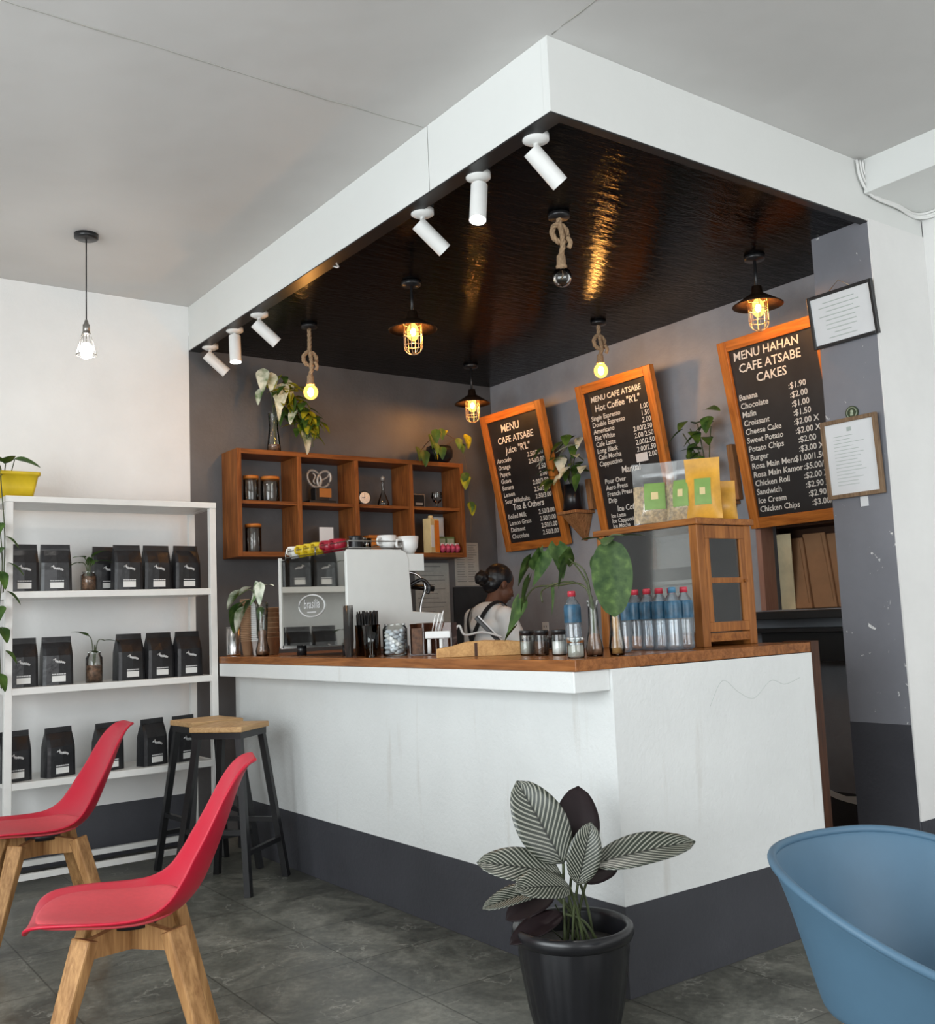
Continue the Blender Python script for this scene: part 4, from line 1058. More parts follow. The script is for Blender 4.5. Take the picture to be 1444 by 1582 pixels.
spec = [
 (-1.235, 3.27, 1.555, 4, 'black coffee bag at the left end of the top shelf'),
 (-1.062, 3.27, 1.555, -2, 'black coffee bag second from left on the top shelf'),
 (-0.755, 3.38, 1.555, 6, 'black coffee bag set back behind its neighbour on the top shelf'),
 (-0.675, 3.25, 1.555, 3, 'black coffee bag just right of the jar plant on top shelf'),
 (-0.497, 3.27, 1.555, 5, 'black coffee bag second from right on the top shelf'),
 (-0.318, 3.27, 1.555, 8, 'black coffee bag at the right end of the top shelf'),
 (-1.240, 3.26, 1.045, 5, 'black coffee bag at the left end of the middle shelf'),
 (-1.058, 3.26, 1.045, 3, 'black coffee bag second from left on the middle shelf'),
 (-0.665, 3.25, 1.045, 12, 'black coffee bag just right of the jar plant on middle shelf'),
 (-0.490, 3.26, 1.045, 10, 'black coffee bag second from right on the middle shelf'),
 (-0.318, 3.26, 1.045, 10, 'black coffee bag at the right end of the middle shelf'),
 (-1.275, 3.25, 0.555, 10, 'black coffee bag at the left end of the lowest loaded shelf'),
 (-1.050, 3.25, 0.555, 16, 'black coffee bag second from left on the lowest loaded shelf'),
 (-0.785, 3.25, 0.555, 18, 'black coffee bag behind the red chair back on lowest loaded shelf'),
 (-0.535, 3.25, 0.555, 20, 'black coffee bag left of the stool tops on lowest loaded shelf'),
 (-0.345, 3.27, 0.555, 20, 'black coffee bag behind the stool tops on lowest loaded shelf'),
]
for (x, y, z, a, lab) in spec:
    if first:
        bag0.location = (x, y, z); bag0.rotation_euler = (0, 0, R(a)); bag0['label'] = lab; first = False
    else: dup(bag0, (x, y, z), R(a), lab)
def water_plant(label, loc, h, r, lv, fill=0.5):
    o0 = Vector(loc)
    t = thing('jar_plant', label, 'plant', loc, 0, 'cuttings in glass jars on the rack')
    MB().lathe([(0.0, 0.001), (r, 0.001), (r, h * 0.8), (r * 0.75, h * 0.9), (r * 0.8, h)], n=20).obj('jar', M['glass_thick'], t)
    MB().lathe([(0.0, 0.004), (r * 0.92, 0.004), (r * 0.92, h * fill), (0.0, h * fill * 1.05)], n=16).obj('pebbles', M['pebble'], t)
    stems(t, (0, 0, 0), [[(0, 0, h * .3), (p[0] * .3, p[1] * .3, h * .9 + p[2] * .3), p] for (p, *_r) in lv], 0.0028)
    pothos(t, (0, 0, 0), lv, M['leaf'], 'leaves')
water_plant('small leafy cutting in a short glass jar on the top shelf', (-0.885, 3.26, 1.555), 0.11, 0.042, [((-.03, -.02, .19), (-.6, -.3, .1), .08, .05), ((.02, -.03, .20), (.5, -.4, .4), .08, .05), ((-.06, -.02, .16), (-.9, -.2, -.2), .07, .045), ((.05, -.02, .17), (.9, -.3, .1), .08, .045), ((0, -.03, .17), (.1, -.8, .1), .08, .05), ((.01, .0, .15), (-.2, -.5, .6), .07, .05)], 0.75)
water_plant('tall glass jar with two sprouting leaves on the middle shelf', (-0.855, 3.26, 1.045), 0.17, 0.046, [((-.05, -.02, .265), (-.7, -.3, .35), .10, .055), ((.055, -.02, .23), (.9, -.3, .05), .085, .05), ((0, -.03, .165), (-.5, -.5, .3), .06, .04)], 0.55)

# yellow trough with trailing plant on top of the rack
o0 = Vector((-1.29, 3.32, 2.068))
yp = thing('yellow_planter', 'yellow planter with long trailing stems on the white rack top', 'plant', o0)
m = MB()
def rr_(w, d, z, r=0.02, n=5):
    pts = []
    for cx, cy, a0 in ((w - r, d - r, 0), (-w + r, d - r, 90), (-w + r, -d + r, 180), (w - r, -d + r, 270)):
        for k in range(n + 1):
            a = R(a0 + 90 * k / n); pts.append((cx + r * math.cos(a), cy + r * math.sin(a), z))
    return pts
m.rings([rr_(.105, .085, 0), rr_(.118, .095, .06), rr_(.130, .105, .125), rr_(.140, .113, .127), rr_(.140, .113, .145), rr_(.125, .098, .145), rr_(.118, .09, .12)], True)
m.obj('trough', M['yellow_pot'], yp)
lv = [((-1.36, 3.24, 2.27), (-.7, -.4, .3), .11, .07), ((-1.27, 3.22, 2.28), (.9, -.3, -.15), .12, .075, 0.5), ((-1.33, 3.22, 2.26), (.2, -.7, .35), .10, .065)]
for (x, z, dx) in ((-1.375, 1.91, -.3), (-1.345, 1.84, .8), (-1.375, 1.78, -.6), (-1.33, 1.70, .9), (-1.37, 1.65, .1), (-1.335, 1.55, .7), (-1.37, 1.47, -.3), (-1.365, 1.36, .2), (-1.34, 1.24, .6), (-1.375, 1.12, .2)):
    lv.append(((x, 3.10, z), (dx, -.5, -.6), rnd.uniform(.07, .10), rnd.uniform(.05, .07)))
pothos(yp, o0, lv, M['leaf'], 'leaves')
stems(yp, o0, [[(-1.34, 3.25, 2.19), (-1.36, 3.22, 2.24), (-1.37, 3.17, 2.20), (-1.385, 3.118, 2.0), (-1.365, 3.115, 1.7), (-1.38, 3.115, 1.4), (-1.365, 3.115, 1.05)], [(-1.33, 3.26, 2.19), (-1.33, 3.22, 2.27)], [(-1.30, 3.26, 2.19), (-1.285, 3.22, 2.28)], [(-1.34, 3.25, 2.19), (-1.37, 3.14, 2.15), (-1.355, 3.11, 1.85), (-1.36, 3.11, 1.55)]], 0.003)

# ================================================================== STOOLS
def stool(label, x, y, rot, hgt):
    t = thing('bar_stool', label, 'stool', (x, y, 0), rot, 'bar stools beside the rack')
    s = 0.150
    B((-s, s, -s, s, hgt - 0.028, hgt)).obj('seat', M['stool_top'], t, bevel=0.005)
    B((-s + .012, s - .012, -s + .012, s - .012, hgt - 0.062, hgt - 0.029)).obj('seat_frame', M['black_metal'], t)
    b, a = 0.205, 0.120
    def at(sx, sy, z):
        k = z / (hgt - 0.06); q = b + (a - b) * k
        return (sx * q, sy * q, z)
    for sx in (-1, 1):
        for sy in (-1, 1):
            MB().bar(at(sx, sy, 0), at(sx, sy, hgt - 0.06), 0.032, 0.032, up=(1, 0, 0)).obj('leg', M['black_metal'], t)
    for z, prs in ((0.20, (((-1, -1), (1, -1)), ((-1, 1), (1, 1)))), (0.30, (((-1, -1), (-1, 1)), ((1, -1), (1, 1))))):
        for p, q in prs:
            MB().bar(at(*p, z), at(*q, z), 0.024, 0.024, up=(0, 0, 1)).obj('rung', M['black_metal'], t)
    return t
st = stool('black metal bar stool with wooden seat, the nearer of two', -0.385, 2.475, R(38), 0.815)
dup(st, (-0.345, 2.90, 0.0), R(4), 'black metal bar stool with wooden seat, the farther of two')

# ================================================================== RED CHAIRS
def tulip_chair(label, loc, rot):
    t = thing('red_chair', label, 'chair', loc, rot, 'red shell chairs')
    prof = [(0.262, 0.420, 0.12), (0.258, 0.436, 0.165), (0.22, 0.446, 0.205), (0.13, 0.440, 0.235), (0.02, 0.428, 0.245), (-0.07, 0.426, 0.243), (-0.145, 0.448, 0.235), (-0.200, 0.500, 0.222), (-0.238, 0.575, 0.204), (-0.272, 0.66, 0.186), (-0.302, 0.745, 0.168), (-0.326, 0.805, 0.148), (-0.347, 0.840, 0.118), (-0.368, 0.852, 0.080)]
    P = smooth_path([Vector((a, b, c)) for a, b, c in prof], 3)
    n = len(P)
    rim = [0.010, 0.018, 0.026, 0.034, 0.042, 0.052, 0.066, 0.074, 0.068, 0.054, 0.040, 0.026, 0.012, 0.0]
    def rimat(i):
        k = i / 3; a = int(min(k, len(rim) - 2)); return rim[a] + (rim[a + 1] - rim[a]) * (k - a)
    nv = 14
    def sheet(lift, i0, i1, frac):
        v = []; f = []
        for i in range(i0, i1 + 1):
            q = P[i]; d = P[min(i + 1, n - 1)] - P[max(i - 1, 0)]
                        # towards the sitter: up on the seat, forward on the back
            ang = min(1.0, max(0.0, (i - 9) / 18.0)); ang = ang * ang * (3 - 2 * ang); nr = Vector((math.sin(ang * 1.22), math.cos(ang * 1.22)))
            e = 1.0
            if frac < 1: e = frac * math.sqrt(max(0.0, 1 - ((2 * (i - i0) / (i1 - i0) - 1) ** 4)))
            for j in range(nv + 1):
                a = (-1 + 2 * j / nv) * e
                h = rimat(i) * abs(a) ** 2.2 + lift * (1 if frac >= 1 else 1 - 0.9 * (abs(-1 + 2 * j / nv) ** 6))
                v.append((a * q.z, q.x + nr.x * h, q.y + nr.y * h))
        w = nv + 1
        f = [(i * w + j, (i + 1) * w + j, (i + 1) * w + j + 1, i * w + j + 1) for i in range(i1 - i0) for j in range(nv)]
        return v, f
    v, f = sheet(0, 0, n - 1, 1)
    MB().add(v, f, True).obj('shell', M['red'], t, solid=0.011, sub=1, offset=0)
    v, f = sheet(0.014, 4, 19, 0.86)
    MB().add(v, f, True).obj('seat_pad', M['red_pad'], t, solid=0.016, sub=1)
    for sx in (-1, 1):
        for sy in (-1, 1):
            top = Vector((sx * 0.125, sy * 0.115 - 0.01, 0.405)); bot = Vector((sx * 0.215, sy * 0.225 - 0.01, 0.0))
            MB().bar(top, bot, 0.066, 0.044, 0.046, 0.032, up=(sx * 0.9, sy * 0.75, 0)).obj('leg', M['beech'], t, bevel=0.006)
    m = MB()
    for s in (-1, 1):
        a = Vector((0.125, s * 0.115 - 0.01, 0.375)); b = Vector((-0.125, -s * 0.115 - 0.01, 0.375))
        c = (a + b) / 2
        for p in (a, b):
            m.bar(p, c, 0.022, 0.05, 0.022, 0.085, up=(0, 0, 1))
    m.obj('cross_brace', M['beech'], t)
    MB().cyl((0, -0.01, 0.40), (0, -0.01, 0.428), 0.07, n=20).obj('mount_plate', M['black_metal'], t)
    return t
rc = tulip_chair('red plastic chair with wooden legs, nearest the viewer at left', (-1.491, 0.627, 0), R(70))
rc.scale = (1.06, 1.06, 1.05)
dup(rc, (-1.372, 2.25, 0), R(86), 'red plastic chair with wooden legs, cut by the left picture edge')

# ================================================================== BLUE TUB CHAIR
bc = thing('blue_chair', 'light blue plastic tub chair at the right front edge', 'chair', (-0.425, -1.35, 0), R(2))
def tub(u, v):
    # u round from one arm over the back to the other arm, v from seat centre to rim
    a = PI * 1.5 - 2 * PI * u        # full turn, front at a = -90 deg
    back = 0.5 + 0.5 * math.sin(a)   # 1 at the back, 0 at the front
    e = back ** 0.8
    eb = min(1.0, back * 1.08); rim_z = 0.53 + 0.225 * (1 - (1 - eb) ** 1.6)
    rx = 0.18 + (0.30 - 0.18) * (v ** 1.0); ry = 0.17 + (0.28 - 0.17) * (v ** 1.0)
    if v < 0.4:
        k = v / 0.4
        return (0.22 * k * math.cos(a), 0.21 * k * math.sin(a), 0.435 + 0.012 * k * k)
    k = (v - 0.4) / 0.6
    fl = 0.22 + 0.085 * k ** 1.1 + 0.012 * k ** 6; fy = 0.21 + 0.075 * k ** 1.1 + 0.012 * k ** 6
    return (fl * math.cos(a), fy * math.sin(a), 0.447 + (rim_z - 0.447) * (k ** 1.15))
MB().grid(tub, 56, 22).obj('shell', M['blue'], bc, solid=0.010, sub=1, offset=0)
rimp = []
for i in range(73):
    q = tub(i / 72, 1.0); rimp.append(q)
MB().tube(rimp, 0.0095, 10, False).obj('rolled_rim', M['blue'], bc)
for sx in (-1, 1):
    for sy in (-1, 1):
        MB().cyl((sx * 0.12, sy * 0.11, 0.43), (sx * 0.21, sy * 0.20, 0), 0.019, 0.013, 14).obj('leg', M['beech'], bc)
B((-0.13, 0.13, -0.02, 0.02, 0.405, 0.428), (-0.02, 0.02, -0.12, 0.12, 0.404, 0.427)).obj('cross_brace', M['black_metal'], bc)

# ================================================================== CALATHEA IN BLACK POT
PX, PY = -0.340, -0.112
cp = thing('potted_plant', 'pinstriped broad-leaved plant in black ribbed pot at counter corner', 'plant', (PX, PY, 0))
m = MB(); n = 72; rs = []
for r_, z in ((0.0, 0.0), (0.115, 0.0), (0.125, 0.02), (0.145, 0.10), (0.162, 0.20), (0.171, 0.265), (0.174, 0.300)):
    rs.append([((r_ + (0.0035 if (k % 3 == 0 and 0.01 < z < 0.28) else 0)) * math.cos(2 * PI * k / n), (r_ + (0.0035 if (k % 3 == 0 and 0.01 < z < 0.28) else 0)) * math.sin(2 * PI * k / n), z) for k in range(n)])
m.rings(rs, True, True, False)
m.obj('pot', M['pot_black'], cp)
MB().lathe([(0.172, 0.297), (0.184, 0.303), (0.192, 0.320), (0.190, 0.338), (0.181, 0.346), (0.170, 0.343), (0.166, 0.33), (0.163, 0.28), (0.160, 0.26)], n=48).obj('pot_rim', M['pot_black'], cp)
MB().lathe([(0.0, 0.285), (0.08, 0.283), (0.162, 0.275)], n=32).obj('soil', M['soil'], cp)
cr = Vector((math.cos(R(36.2)), -math.sin(R(36.2)), 0)); cf = Vector((math.sin(R(36.2)), math.cos(R(36.2)), 0)); cz = Vector((0, 0, 1))
# leaves placed round the stem: (across, depth, height) base, then tip, width, kind
PXM = 1 / 490.0     # metres per picture pixel at the pot, used only to note measured sizes
def cal_leaf(b, tip, width, kind, up, droop=0.10, fold=0.22):
    bb = cr * b[0] + cf * b[1] + cz * b[2]; tt = cr * tip[0] + cf * tip[1] + cz * tip[2]
    upv = cr * up[0] + cf * up[1] + cz * up[2]
    d = tt - bb; ln = d.length
    mb = MB(); mb.leaf((0, 0, 0), d, ln, width, droop, fold, 0.0, 'oval', up=upv, wav=0.02)
    # keep the tip where it was measured although the blade droops
    o = mb.obj('leaf', M['leaf_stripe' if kind == 's' else 'leaf_maroon'], cp, solid=0.002, loc=tuple(bb))
    if kind == 'm': o['label'] = 'dark maroon leaf underside'
    return bb
L_ = [((-0.02, -0.02, 0.53), (-0.150, 0.00, 0.785), 0.165, 's', (-0.1, -1, 0.45)),
      ((0.01, 0.0, 0.52), (0.050, 0.04, 0.755), 0.150, 'm', (0.1, -1, 0.3)),
      ((0.02, -0.04, 0.47), (0.070, -0.06, 0.655), 0.105, 's', (0.0, -1, 0.35)),
      ((0.07, -0.01, 0.52), (0.395, -0.02, 0.60), 0.125, 's', (0.05, -0.75, 1)),
      ((-0.03, -0.03, 0.50), (-0.285, -0.05, 0.565), 0.125, 's', (-0.2, -0.9, 1)),
      ((-0.01, -0.09, 0.475), (-0.175, -0.17, 0.51), 0.125, 's', (-0.1, -0.7, 1)),
      ((-0.08, -0.03, 0.46), (-0.28, -0.08, 0.435), 0.085, 's', (-0.3, -0.6, 1)),
      ((-0.05, 0.02, 0.43), (-0.21, -0.01, 0.375), 0.10, 'm', (-0.3, -0.8, 1)),
      ((0.03, 0.02, 0.47), (0.155, 0.03, 0.51), 0.09, 'm', (0.2, -0.8, 1)),
      ((-0.03, -0.02, 0.38), (-0.20, -0.10, 0.33), 0.08, 'm', (-0.1, -0.8, 1))]
stm = []
for k, (b, tip, wdt, kind, up) in enumerate(L_):
    bb = cal_leaf(b, tip, wdt, kind, up)
    root = cr * (0.012 * (k - 4) + 0.02) + cf * (0.012 * ((k * 3) % 5 - 2)) + cz * 0.280
    stm.append([root, root * 0.6 + bb * 0.4 + cz * 0.03, bb])
sm = MB()
for s in stm: sm.tube(smooth_path(s, 6), 0.0045, 6)
for k in range(3):
    root = cr * (-0.02 + 0.03 * k) + cf * 0.01 + cz * 0.280
    sm.tube([root, root + cr * (-0.10 + .04 * k) + cz * (0.10 + .02 * k)], 0.003, 6)
sm.obj('stem', M['stem'], cp)

# ================================================================== ESPRESSO MACHINE
em = thing('espresso_machine', 'white espresso machine with mirror-polished back panel facing the room', 'coffee machine', (-0.042, 1.80, T))
D, LM, HM = 0.44, 0.77, 0.53
# near and far enamel cheeks, stepped towards the barista side
side = [(0.0, 0.035), (0.41, 0.035), (0.40, 0.145), (0.575, 0.150), (0.575, 0.195), (0.385, 0.21), (0.372, 0.415), (0.372, HM - 0.045), (0.355, HM - 0.015), (0.325, HM), (0.012, HM), (0.0, HM - 0.012)]
def cheek(y0, y1):
    m = MB()
    pts = side
    n = len(pts)
    v = [(x, y0, z) for x, z in pts] + [(x, y1, z) for x, z in pts]
    f = [tuple(range(n)), tuple(range(n, 2 * n))[::-1]] + [(i, n + i, n + (i + 1) % n, (i + 1) % n) for i in range(n)]
    return m.add(v, f)
cheek(0.0, 0.022).obj('near_side_panel', M['machine_white'], em, bevel=0.004)
cheek(LM - 0.022, LM).obj('far_side_panel', M['machine_white'], em, bevel=0.004)
B((0.012, 0.34, 0.023, LM - 0.023, 0.06, HM - 0.02)).obj('inner_body', M['black_metal'], em)
B((0.34, 0.465, 0.002, LM - 0.03, 0.420, 0.508)).obj('group_head_cover', M['machine_white'], em)
B((0.34, 0.57, 0.03, LM - 0.03, 0.15, 0.19)).obj('drip_tray', M['steel'], em)
bp = B((0.002, 0.011, 0.024, LM - 0.024, 0.055, 0.525)).obj('mirror_panel', M['mirror'], em)
B((-0.006, 0.010, LM - 0.022, LM - 0.006, 0.04, 0.54)).obj('edge_strip', M['white_metal'], em)
lg = MB()
cy, czz = 0.385, 0.262
lg.tube([(0.0005, cy + 0.147 * math.cos(2 * PI * k / 40), czz + 0.057 * math.sin(2 * PI * k / 40)) for k in range(41)], 0.004, 6)
tx = MB(); text_into(tx, [('brasilia', 0, 0, 0.068, 'CENTER')], 0.0)
for fc in tx.f: pass
lg.add([(0.0008, cy - q.x, czz - 0.012 + q.z) for q in tx.v], tx.f)
lg.box(-0.0005, 0.001, cy - 0.05, cy + 0.05, czz - 0.036, czz - 0.030)
lg.obj('oval_logo', M['bag_print'], bp)
for x, y in ((0.05, 0.10), (0.05, LM - 0.16), (0.33, 0.10), (0.33, LM - 0.16)):
    MB().cyl((x, y, 0.0), (x, y, 0.06), 0.026, n=16).obj('foot', M['black_metal'], em)
tr_ = MB()
for z in (HM + 0.01, HM + 0.045):
    tr_.tube([(0.03, 0.03, z), (0.03, LM - 0.03, z), (0.35, LM - 0.03, z), (0.35, 0.03, z), (0.03, 0.03, z)], 0.0035, 6)
for x, y in ((0.03, 0.03), (0.03, LM / 2), (0.03, LM - 0.03), (0.35, LM - 0.03), (0.35, 0.03)): tr_.cyl((x, y, HM - 0.002), (x, y, HM + 0.045), 0.004, n=8)
tr_.obj('cup_rail', M['silver_wire'], em)
for y in (0.18, 0.58):
    MB().cyl((0.42, y, 0.36), (0.42, y, 0.42), 0.036, n=20).obj('group_head', M['steel'], em)
    pfh = MB().tube([(0.42, y, 0.345), (0.48, y - 0.02, 0.345), (0.60, y - 0.06, 0.33)], [0.03, 0.014, 0.016], 12).obj('portafilter', M['black_plastic'], em)
MB().tube(smooth_path([(0.40, 0.08, 0.42), (0.46, 0.06, 0.40), (0.50, 0.05, 0.34), (0.47, 0.05, 0.25), (0.46, 0.05, 0.17)], 6), 0.007, 8).obj('steam_wand', M['steel'], em)
MB().tube(smooth_path([(0.40, 0.06, 0.34), (0.47, 0.04, 0.375), (0.51, 0.03, 0.34), (0.50, 0.03, 0.30)], 6), 0.010, 8).obj('steam_lever', M['black_plastic'], em)
MT = T + HM + 0.001
def espresso_cup(label, loc, mat, group, s=1.0):
    t = thing('espresso_cup', label, 'cup', loc, R(200), group)
    MB().lathe([(0.0, 0.002), (0.022 * s, 0.002), (0.036 * s, 0.025 * s), (0.040 * s, 0.062 * s), (0.036 * s, 0.062 * s), (0.031 * s, 0.02 * s), (0.0, 0.01 * s)], n=22).obj('cup_body', M[mat], t)
    MB().tube(smooth_path([(0.037 * s, 0, 0.05 * s), (0.060 * s, 0, 0.047 * s), (0.060 * s, 0, 0.025 * s), (0.034 * s, 0, 0.02 * s)], 5), 0.005 * s, 6).obj('handle', M[mat], t)
    return t
pos = [('white', 'white_plastic', 0.70), ('yellow', 'yellow', 0.60), ('yellow', 'yellow', 0.51), ('yellow', 'yellow', 0.42), ('crimson', 'crimson', 0.31), ('crimson', 'crimson', 0.21)]
lab = ['white espresso cup at the far left of the machine top', 'yellow espresso cup next to the white one on the machine top', 'yellow espresso cup in the middle of the three yellow ones', 'yellow espresso cup next to the crimson ones', 'crimson espresso cup next to the yellow ones on the machine', 'crimson espresso cup nearest the white mugs on the machine']
for (c, mt, y), l_ in zip(pos, lab): espresso_cup(l_, (0.03, 1.80 + y, MT), mt, 'cups on the espresso machine', 1.1)
for k in range(3):
    t = thing('steel_pitcher', ['dark milk pitcher at the back left of the machine top', 'dark milk pitcher in the middle of the machine top', 'dark milk pitcher beside the white mugs'][k], 'pitcher', (0.13, 1.80 + 0.60 - 0.20 * k, MT), 0, 'pitchers on the machine')
    MB().lathe([(0.0, 0.002), (0.04, 0.002), (0.042, 0.03), (0.034, 0.075), (0.038, 0.085), (0.032, 0.08), (0.0, 0.07)], n=20).obj('pitcher_body', M['black_metal'], t)
    MB().tube(smooth_path([(0.036, 0, 0.075), (0.065, 0, 0.07), (0.06, 0, 0.03), (0.04, 0, 0.025)], 5), 0.005, 6).obj('handle', M['steel'], t)
t = thing('shot_glass', 'small clear shot glass on the machine top beside white mugs', 'glass', (0.12, 1.865, MT))
MB().lathe([(0.0, 0.002), (0.02, 0.002), (0.024, 0.06), (0.022, 0.06), (0.018, 0.01), (0.0, 0.008)], n=18).obj('glass_body', M['glass_thick'], t)
espresso_cup('white mug, left of two at the near machine corner', (0.245, 1.875, MT), 'white_plastic', 'white mugs on the machine', 1.25)
espresso_cup('larger white mug, right of two at the near machine corner', (0.365, 1.865, T + 0.508 + 0.002), 'white_plastic', 'white mugs on the machine', 1.5)

# ================================================================== THINGS ON THE WORKTOP
TZ = T + 0.0005
t = thing('steel_cup', 'tall brushed steel cup at the far left end of the worktop', 'cup', (-0.10, 3.082, TZ))
MB().lathe([(0.0, 0.001), (0.040, 0.001), (0.042, 0.01), (0.042, 0.168), (0.040, 0.168), (0.039, 0.01), (0.0, 0.008)], n=26).obj('cup_body', M['steel'], t)
MB().tube([(0.042 * math.cos(2 * PI * k / 26), 0.042 * math.sin(2 * PI * k / 26), 0.169) for k in range(27)], 0.0016, 6).obj('lip', M['steel'], t)
def cup_stack(label, x, y, n, dz, r0, r1, ch, mat, group):
    t = thing('cup_stack', label, 'paper cups', (x, y, TZ), 0, group)
    for k in range(n):
        z = k * dz
        m = MB().lathe([(0.0, z + 0.001), (r0, z + 0.001), (r1, z + ch), (r1 + 0.003, z + ch - 0.001), (r1 + 0.003, z + ch + 0.003), (r1 - 0.002, z + ch + 0.003), (r0 - 0.002, z + 0.004), (0.0, z + 0.004)], n=20)
        m.obj('paper_cup', M[mat], t)
    return t
cup_stack('tall stack of brown paper cups beside the steel cup', -0.05, 2.995, 24, 0.0105, 0.026, 0.038, 0.085, 'kraft_cup', 'paper cup stacks')
cup_stack('stack of white paper cups between brown stack and glass vase', -0.03, 2.905, 20, 0.0115, 0.021, 0.031, 0.085, 'white_card', 'paper cup stacks')
cup_stack('stack of wider brown paper cups beside the espresso machine', 0.06, 2.88, 7, 0.0285, 0.030, 0.042, 0.10, 'kraft_cup', 'paper cup stacks')
# glass vase with white-splashed leaves
o0 = Vector((-0.06, 2.765, TZ))
t = thing('glass_vase', 'waisted glass vase with white splashed leaves at worktop left end', 'plant', o0)
MB().lathe([(0.0, 0.001), (0.036, 0.001), (0.040, 0.03), (0.024, 0.09), (0.030, 0.16), (0.034, 0.24), (0.036, 0.30), (0.038, 0.305)], n=24).obj('vase', M['glass_thick'], t)
MB().lathe([(0.0, 0.005), (0.03, 0.006), (0.034, 0.03), (0.02, 0.09), (0.024, 0.14), (0.0, 0.15)], n=18).obj('pebbles', M['pebble'], t)
stems(t, o0, [[(-.075, 2.79, 1.25), (-.075, 2.79, 1.45), (-.10, 2.83, 1.53), (-.13, 2.92, 1.50)], [(-.07, 2.79, 1.25), (-.07, 2.79, 1.47), (-.07, 2.78, 1.55), (-.06, 2.76, 1.56)], [(-.08, 2.79, 1.25), (-.08, 2.80, 1.44), (-.11, 2.86, 1.47), (-.13, 2.93, 1.44)]], 0.0035)
pothos(t, o0, [((-.13, 2.93, 1.525), (-.25, .9, -.55), .14, .075), ((-.10, 2.86, 1.545), (-.2, .7, -.2), .09, .06), ((-.08, 2.80, 1.56), (-.1, -.1, -1), .13, .10), ((-.07, 2.76, 1.555), (-.3, -.4, -1), .12, .06), ((-.12, 2.90, 1.42), (-.2, .5, -.8), .14, .08), ((-.06, 2.70, 1.55), (.1, -.9, .1), .08, .04)], M['leaf_white'], 'white_leaves')
pothos(t, o0, [((-.13, 2.93, 1.44), (-.2, .5, -1), .16, .11), ((-.09, 2.84, 1.47), (-.3, .5, -.5), .09, .06), ((-.07, 2.755, 1.42), (-.4, -.3, -1), .07, .05)], M['leaf_dark'], 'green_leaves')
# clear plastic cups, straws, tumbler
t = thing('clear_cup_stack', 'slim stack of clear plastic cups at the machine corner', 'plastic cups', (-0.095, 1.70, TZ))
for k in range(14):
    z = k * 0.0125
    MB().lathe([(0.0, z + 0.001), (0.018, z + 0.001), (0.025, z + 0.085), (0.027, z + 0.085)], n=16).obj('plastic_cup', M['cup_plastic'], t)
t = thing('straw_jar', 'clear tub packed with black drinking straws', 'straw holder', (0.005, 1.69, TZ))
MB().lathe([(0.0, 0.001), (0.062, 0.001), (0.062, 0.148), (0.064, 0.15), (0.06, 0.15), (0.059, 0.004), (0.0, 0.004)], n=28).obj('tub', M['glass_thick'], t)
for k in range(70):
    r_ = 0.050 * math.sqrt((k + 0.5) / 70); a = k * 2.39996
    x, y = r_ * math.cos(a), r_ * math.sin(a)
    MB().cyl((x, y, 0.008), (x * 1.08, y * 1.08, 0.205 + rnd.uniform(-0.012, 0.014)), 0.0038, n=7).obj('straw', M['straw'], t)
t = thing('glass_tumbler', 'clear glass tumbler standing in front of the black straws', 'glass', (-0.095, 1.49, TZ))
MB().lathe([(0.0, 0.001), (0.030, 0.001), (0.038, 0.145), (0.035, 0.145), (0.028, 0.01), (0.0, 0.01)], n=26).obj('glass_body', M['glass_thick'], t)
t = thing('candy_jar', 'square-shouldered glass jar filled with white and blue wrapped sweets', 'jar', (0.0, 1.43, TZ))
MB().lathe([(0.0, 0.001), (0.056, 0.001), (0.058, 0.01), (0.058, 0.125), (0.048, 0.14), (0.05, 0.15)], n=26).obj('glass_body', M['glass_thick'], t)
for k in range(40):
    z = 0.012 + 0.105 * k / 40; a = k * 2.4; r_ = 0.036 if k % 4 else 0.012
    MB().ell((r_ * math.cos(a), r_ * math.sin(a), z + 0.004), 0.018, 0.014, 0.010, 8, 6).obj('sweet', M['paper_white_blue'] if k % 5 else M['white_card'], t)
t = thing('acrylic_organiser', 'brown acrylic organiser box with lids and stirrers beside the sweets', 'organiser', (0.10, 1.265, TZ), R(-50))
B((-0.10, 0.10, -0.04, 0.06, 0.001, 0.006), (-0.10, 0.10, 0.055, 0.06, 0.006, 0.145), (-0.10, -0.095, -0.04, 0.055, 0.006, 0.145), (0.095, 0.10, -0.04, 0.055, 0.006, 0.145), (-0.035, -0.03, -0.04, 0.055, 0.006, 0.145)).obj('box', M['tray_brown'], t)
B((-0.028, 0.094, -0.038, 0.05, 0.075, 0.108)).obj('napkin_pack', M['white_card'], t, bevel=0.006)
for x in (-0.012, 0.045): MB().cyl((x, -0.02, 0.007), (x, -0.02, 0.073), 0.009, n=12).obj('white_tube', M['white_plastic'], t)
B((-0.092, -0.04, -0.03, 0.05, 0.007, 0.125)).obj('stirrer_bundle', M['coffee'], t)
for k in range(3): MB().cyl((-0.01 + 0.015 * k, 0.03, 0.1085), (0.01 + 0.02 * k, 0.02, 0.18 + 0.01 * k), 0.003, n=6).obj('stirrer', M['white_plastic'], t)
t = thing('wooden_tray', 'light wooden tray with curved upper edge on the worktop', 'tray', (0.095, 0.875, TZ), R(-40))
m = MB()
def slope_prism(pts, y0, y1):
    n = len(pts); v = [(x, y0, z) for x, z in pts] + [(x, y1, z) for x, z in pts]
    return [tuple(range(n)), tuple(range(n, 2 * n))[::-1]] + [(i, n + i, n + (i + 1) % n, (i + 1) % n) for i in range(n)], v
pts = [(-0.19, 0.0), (0.19, 0.0), (0.19, 0.048), (0.10, 0.058), (0.0, 0.062), (-0.08, 0.058), (-0.14, 0.042), (-0.19, 0.036)]
f, v = slope_prism(pts, -0.11, -0.098); MB().add(v, f).obj('long_side', M['board_wood'], t, bevel=0.002)
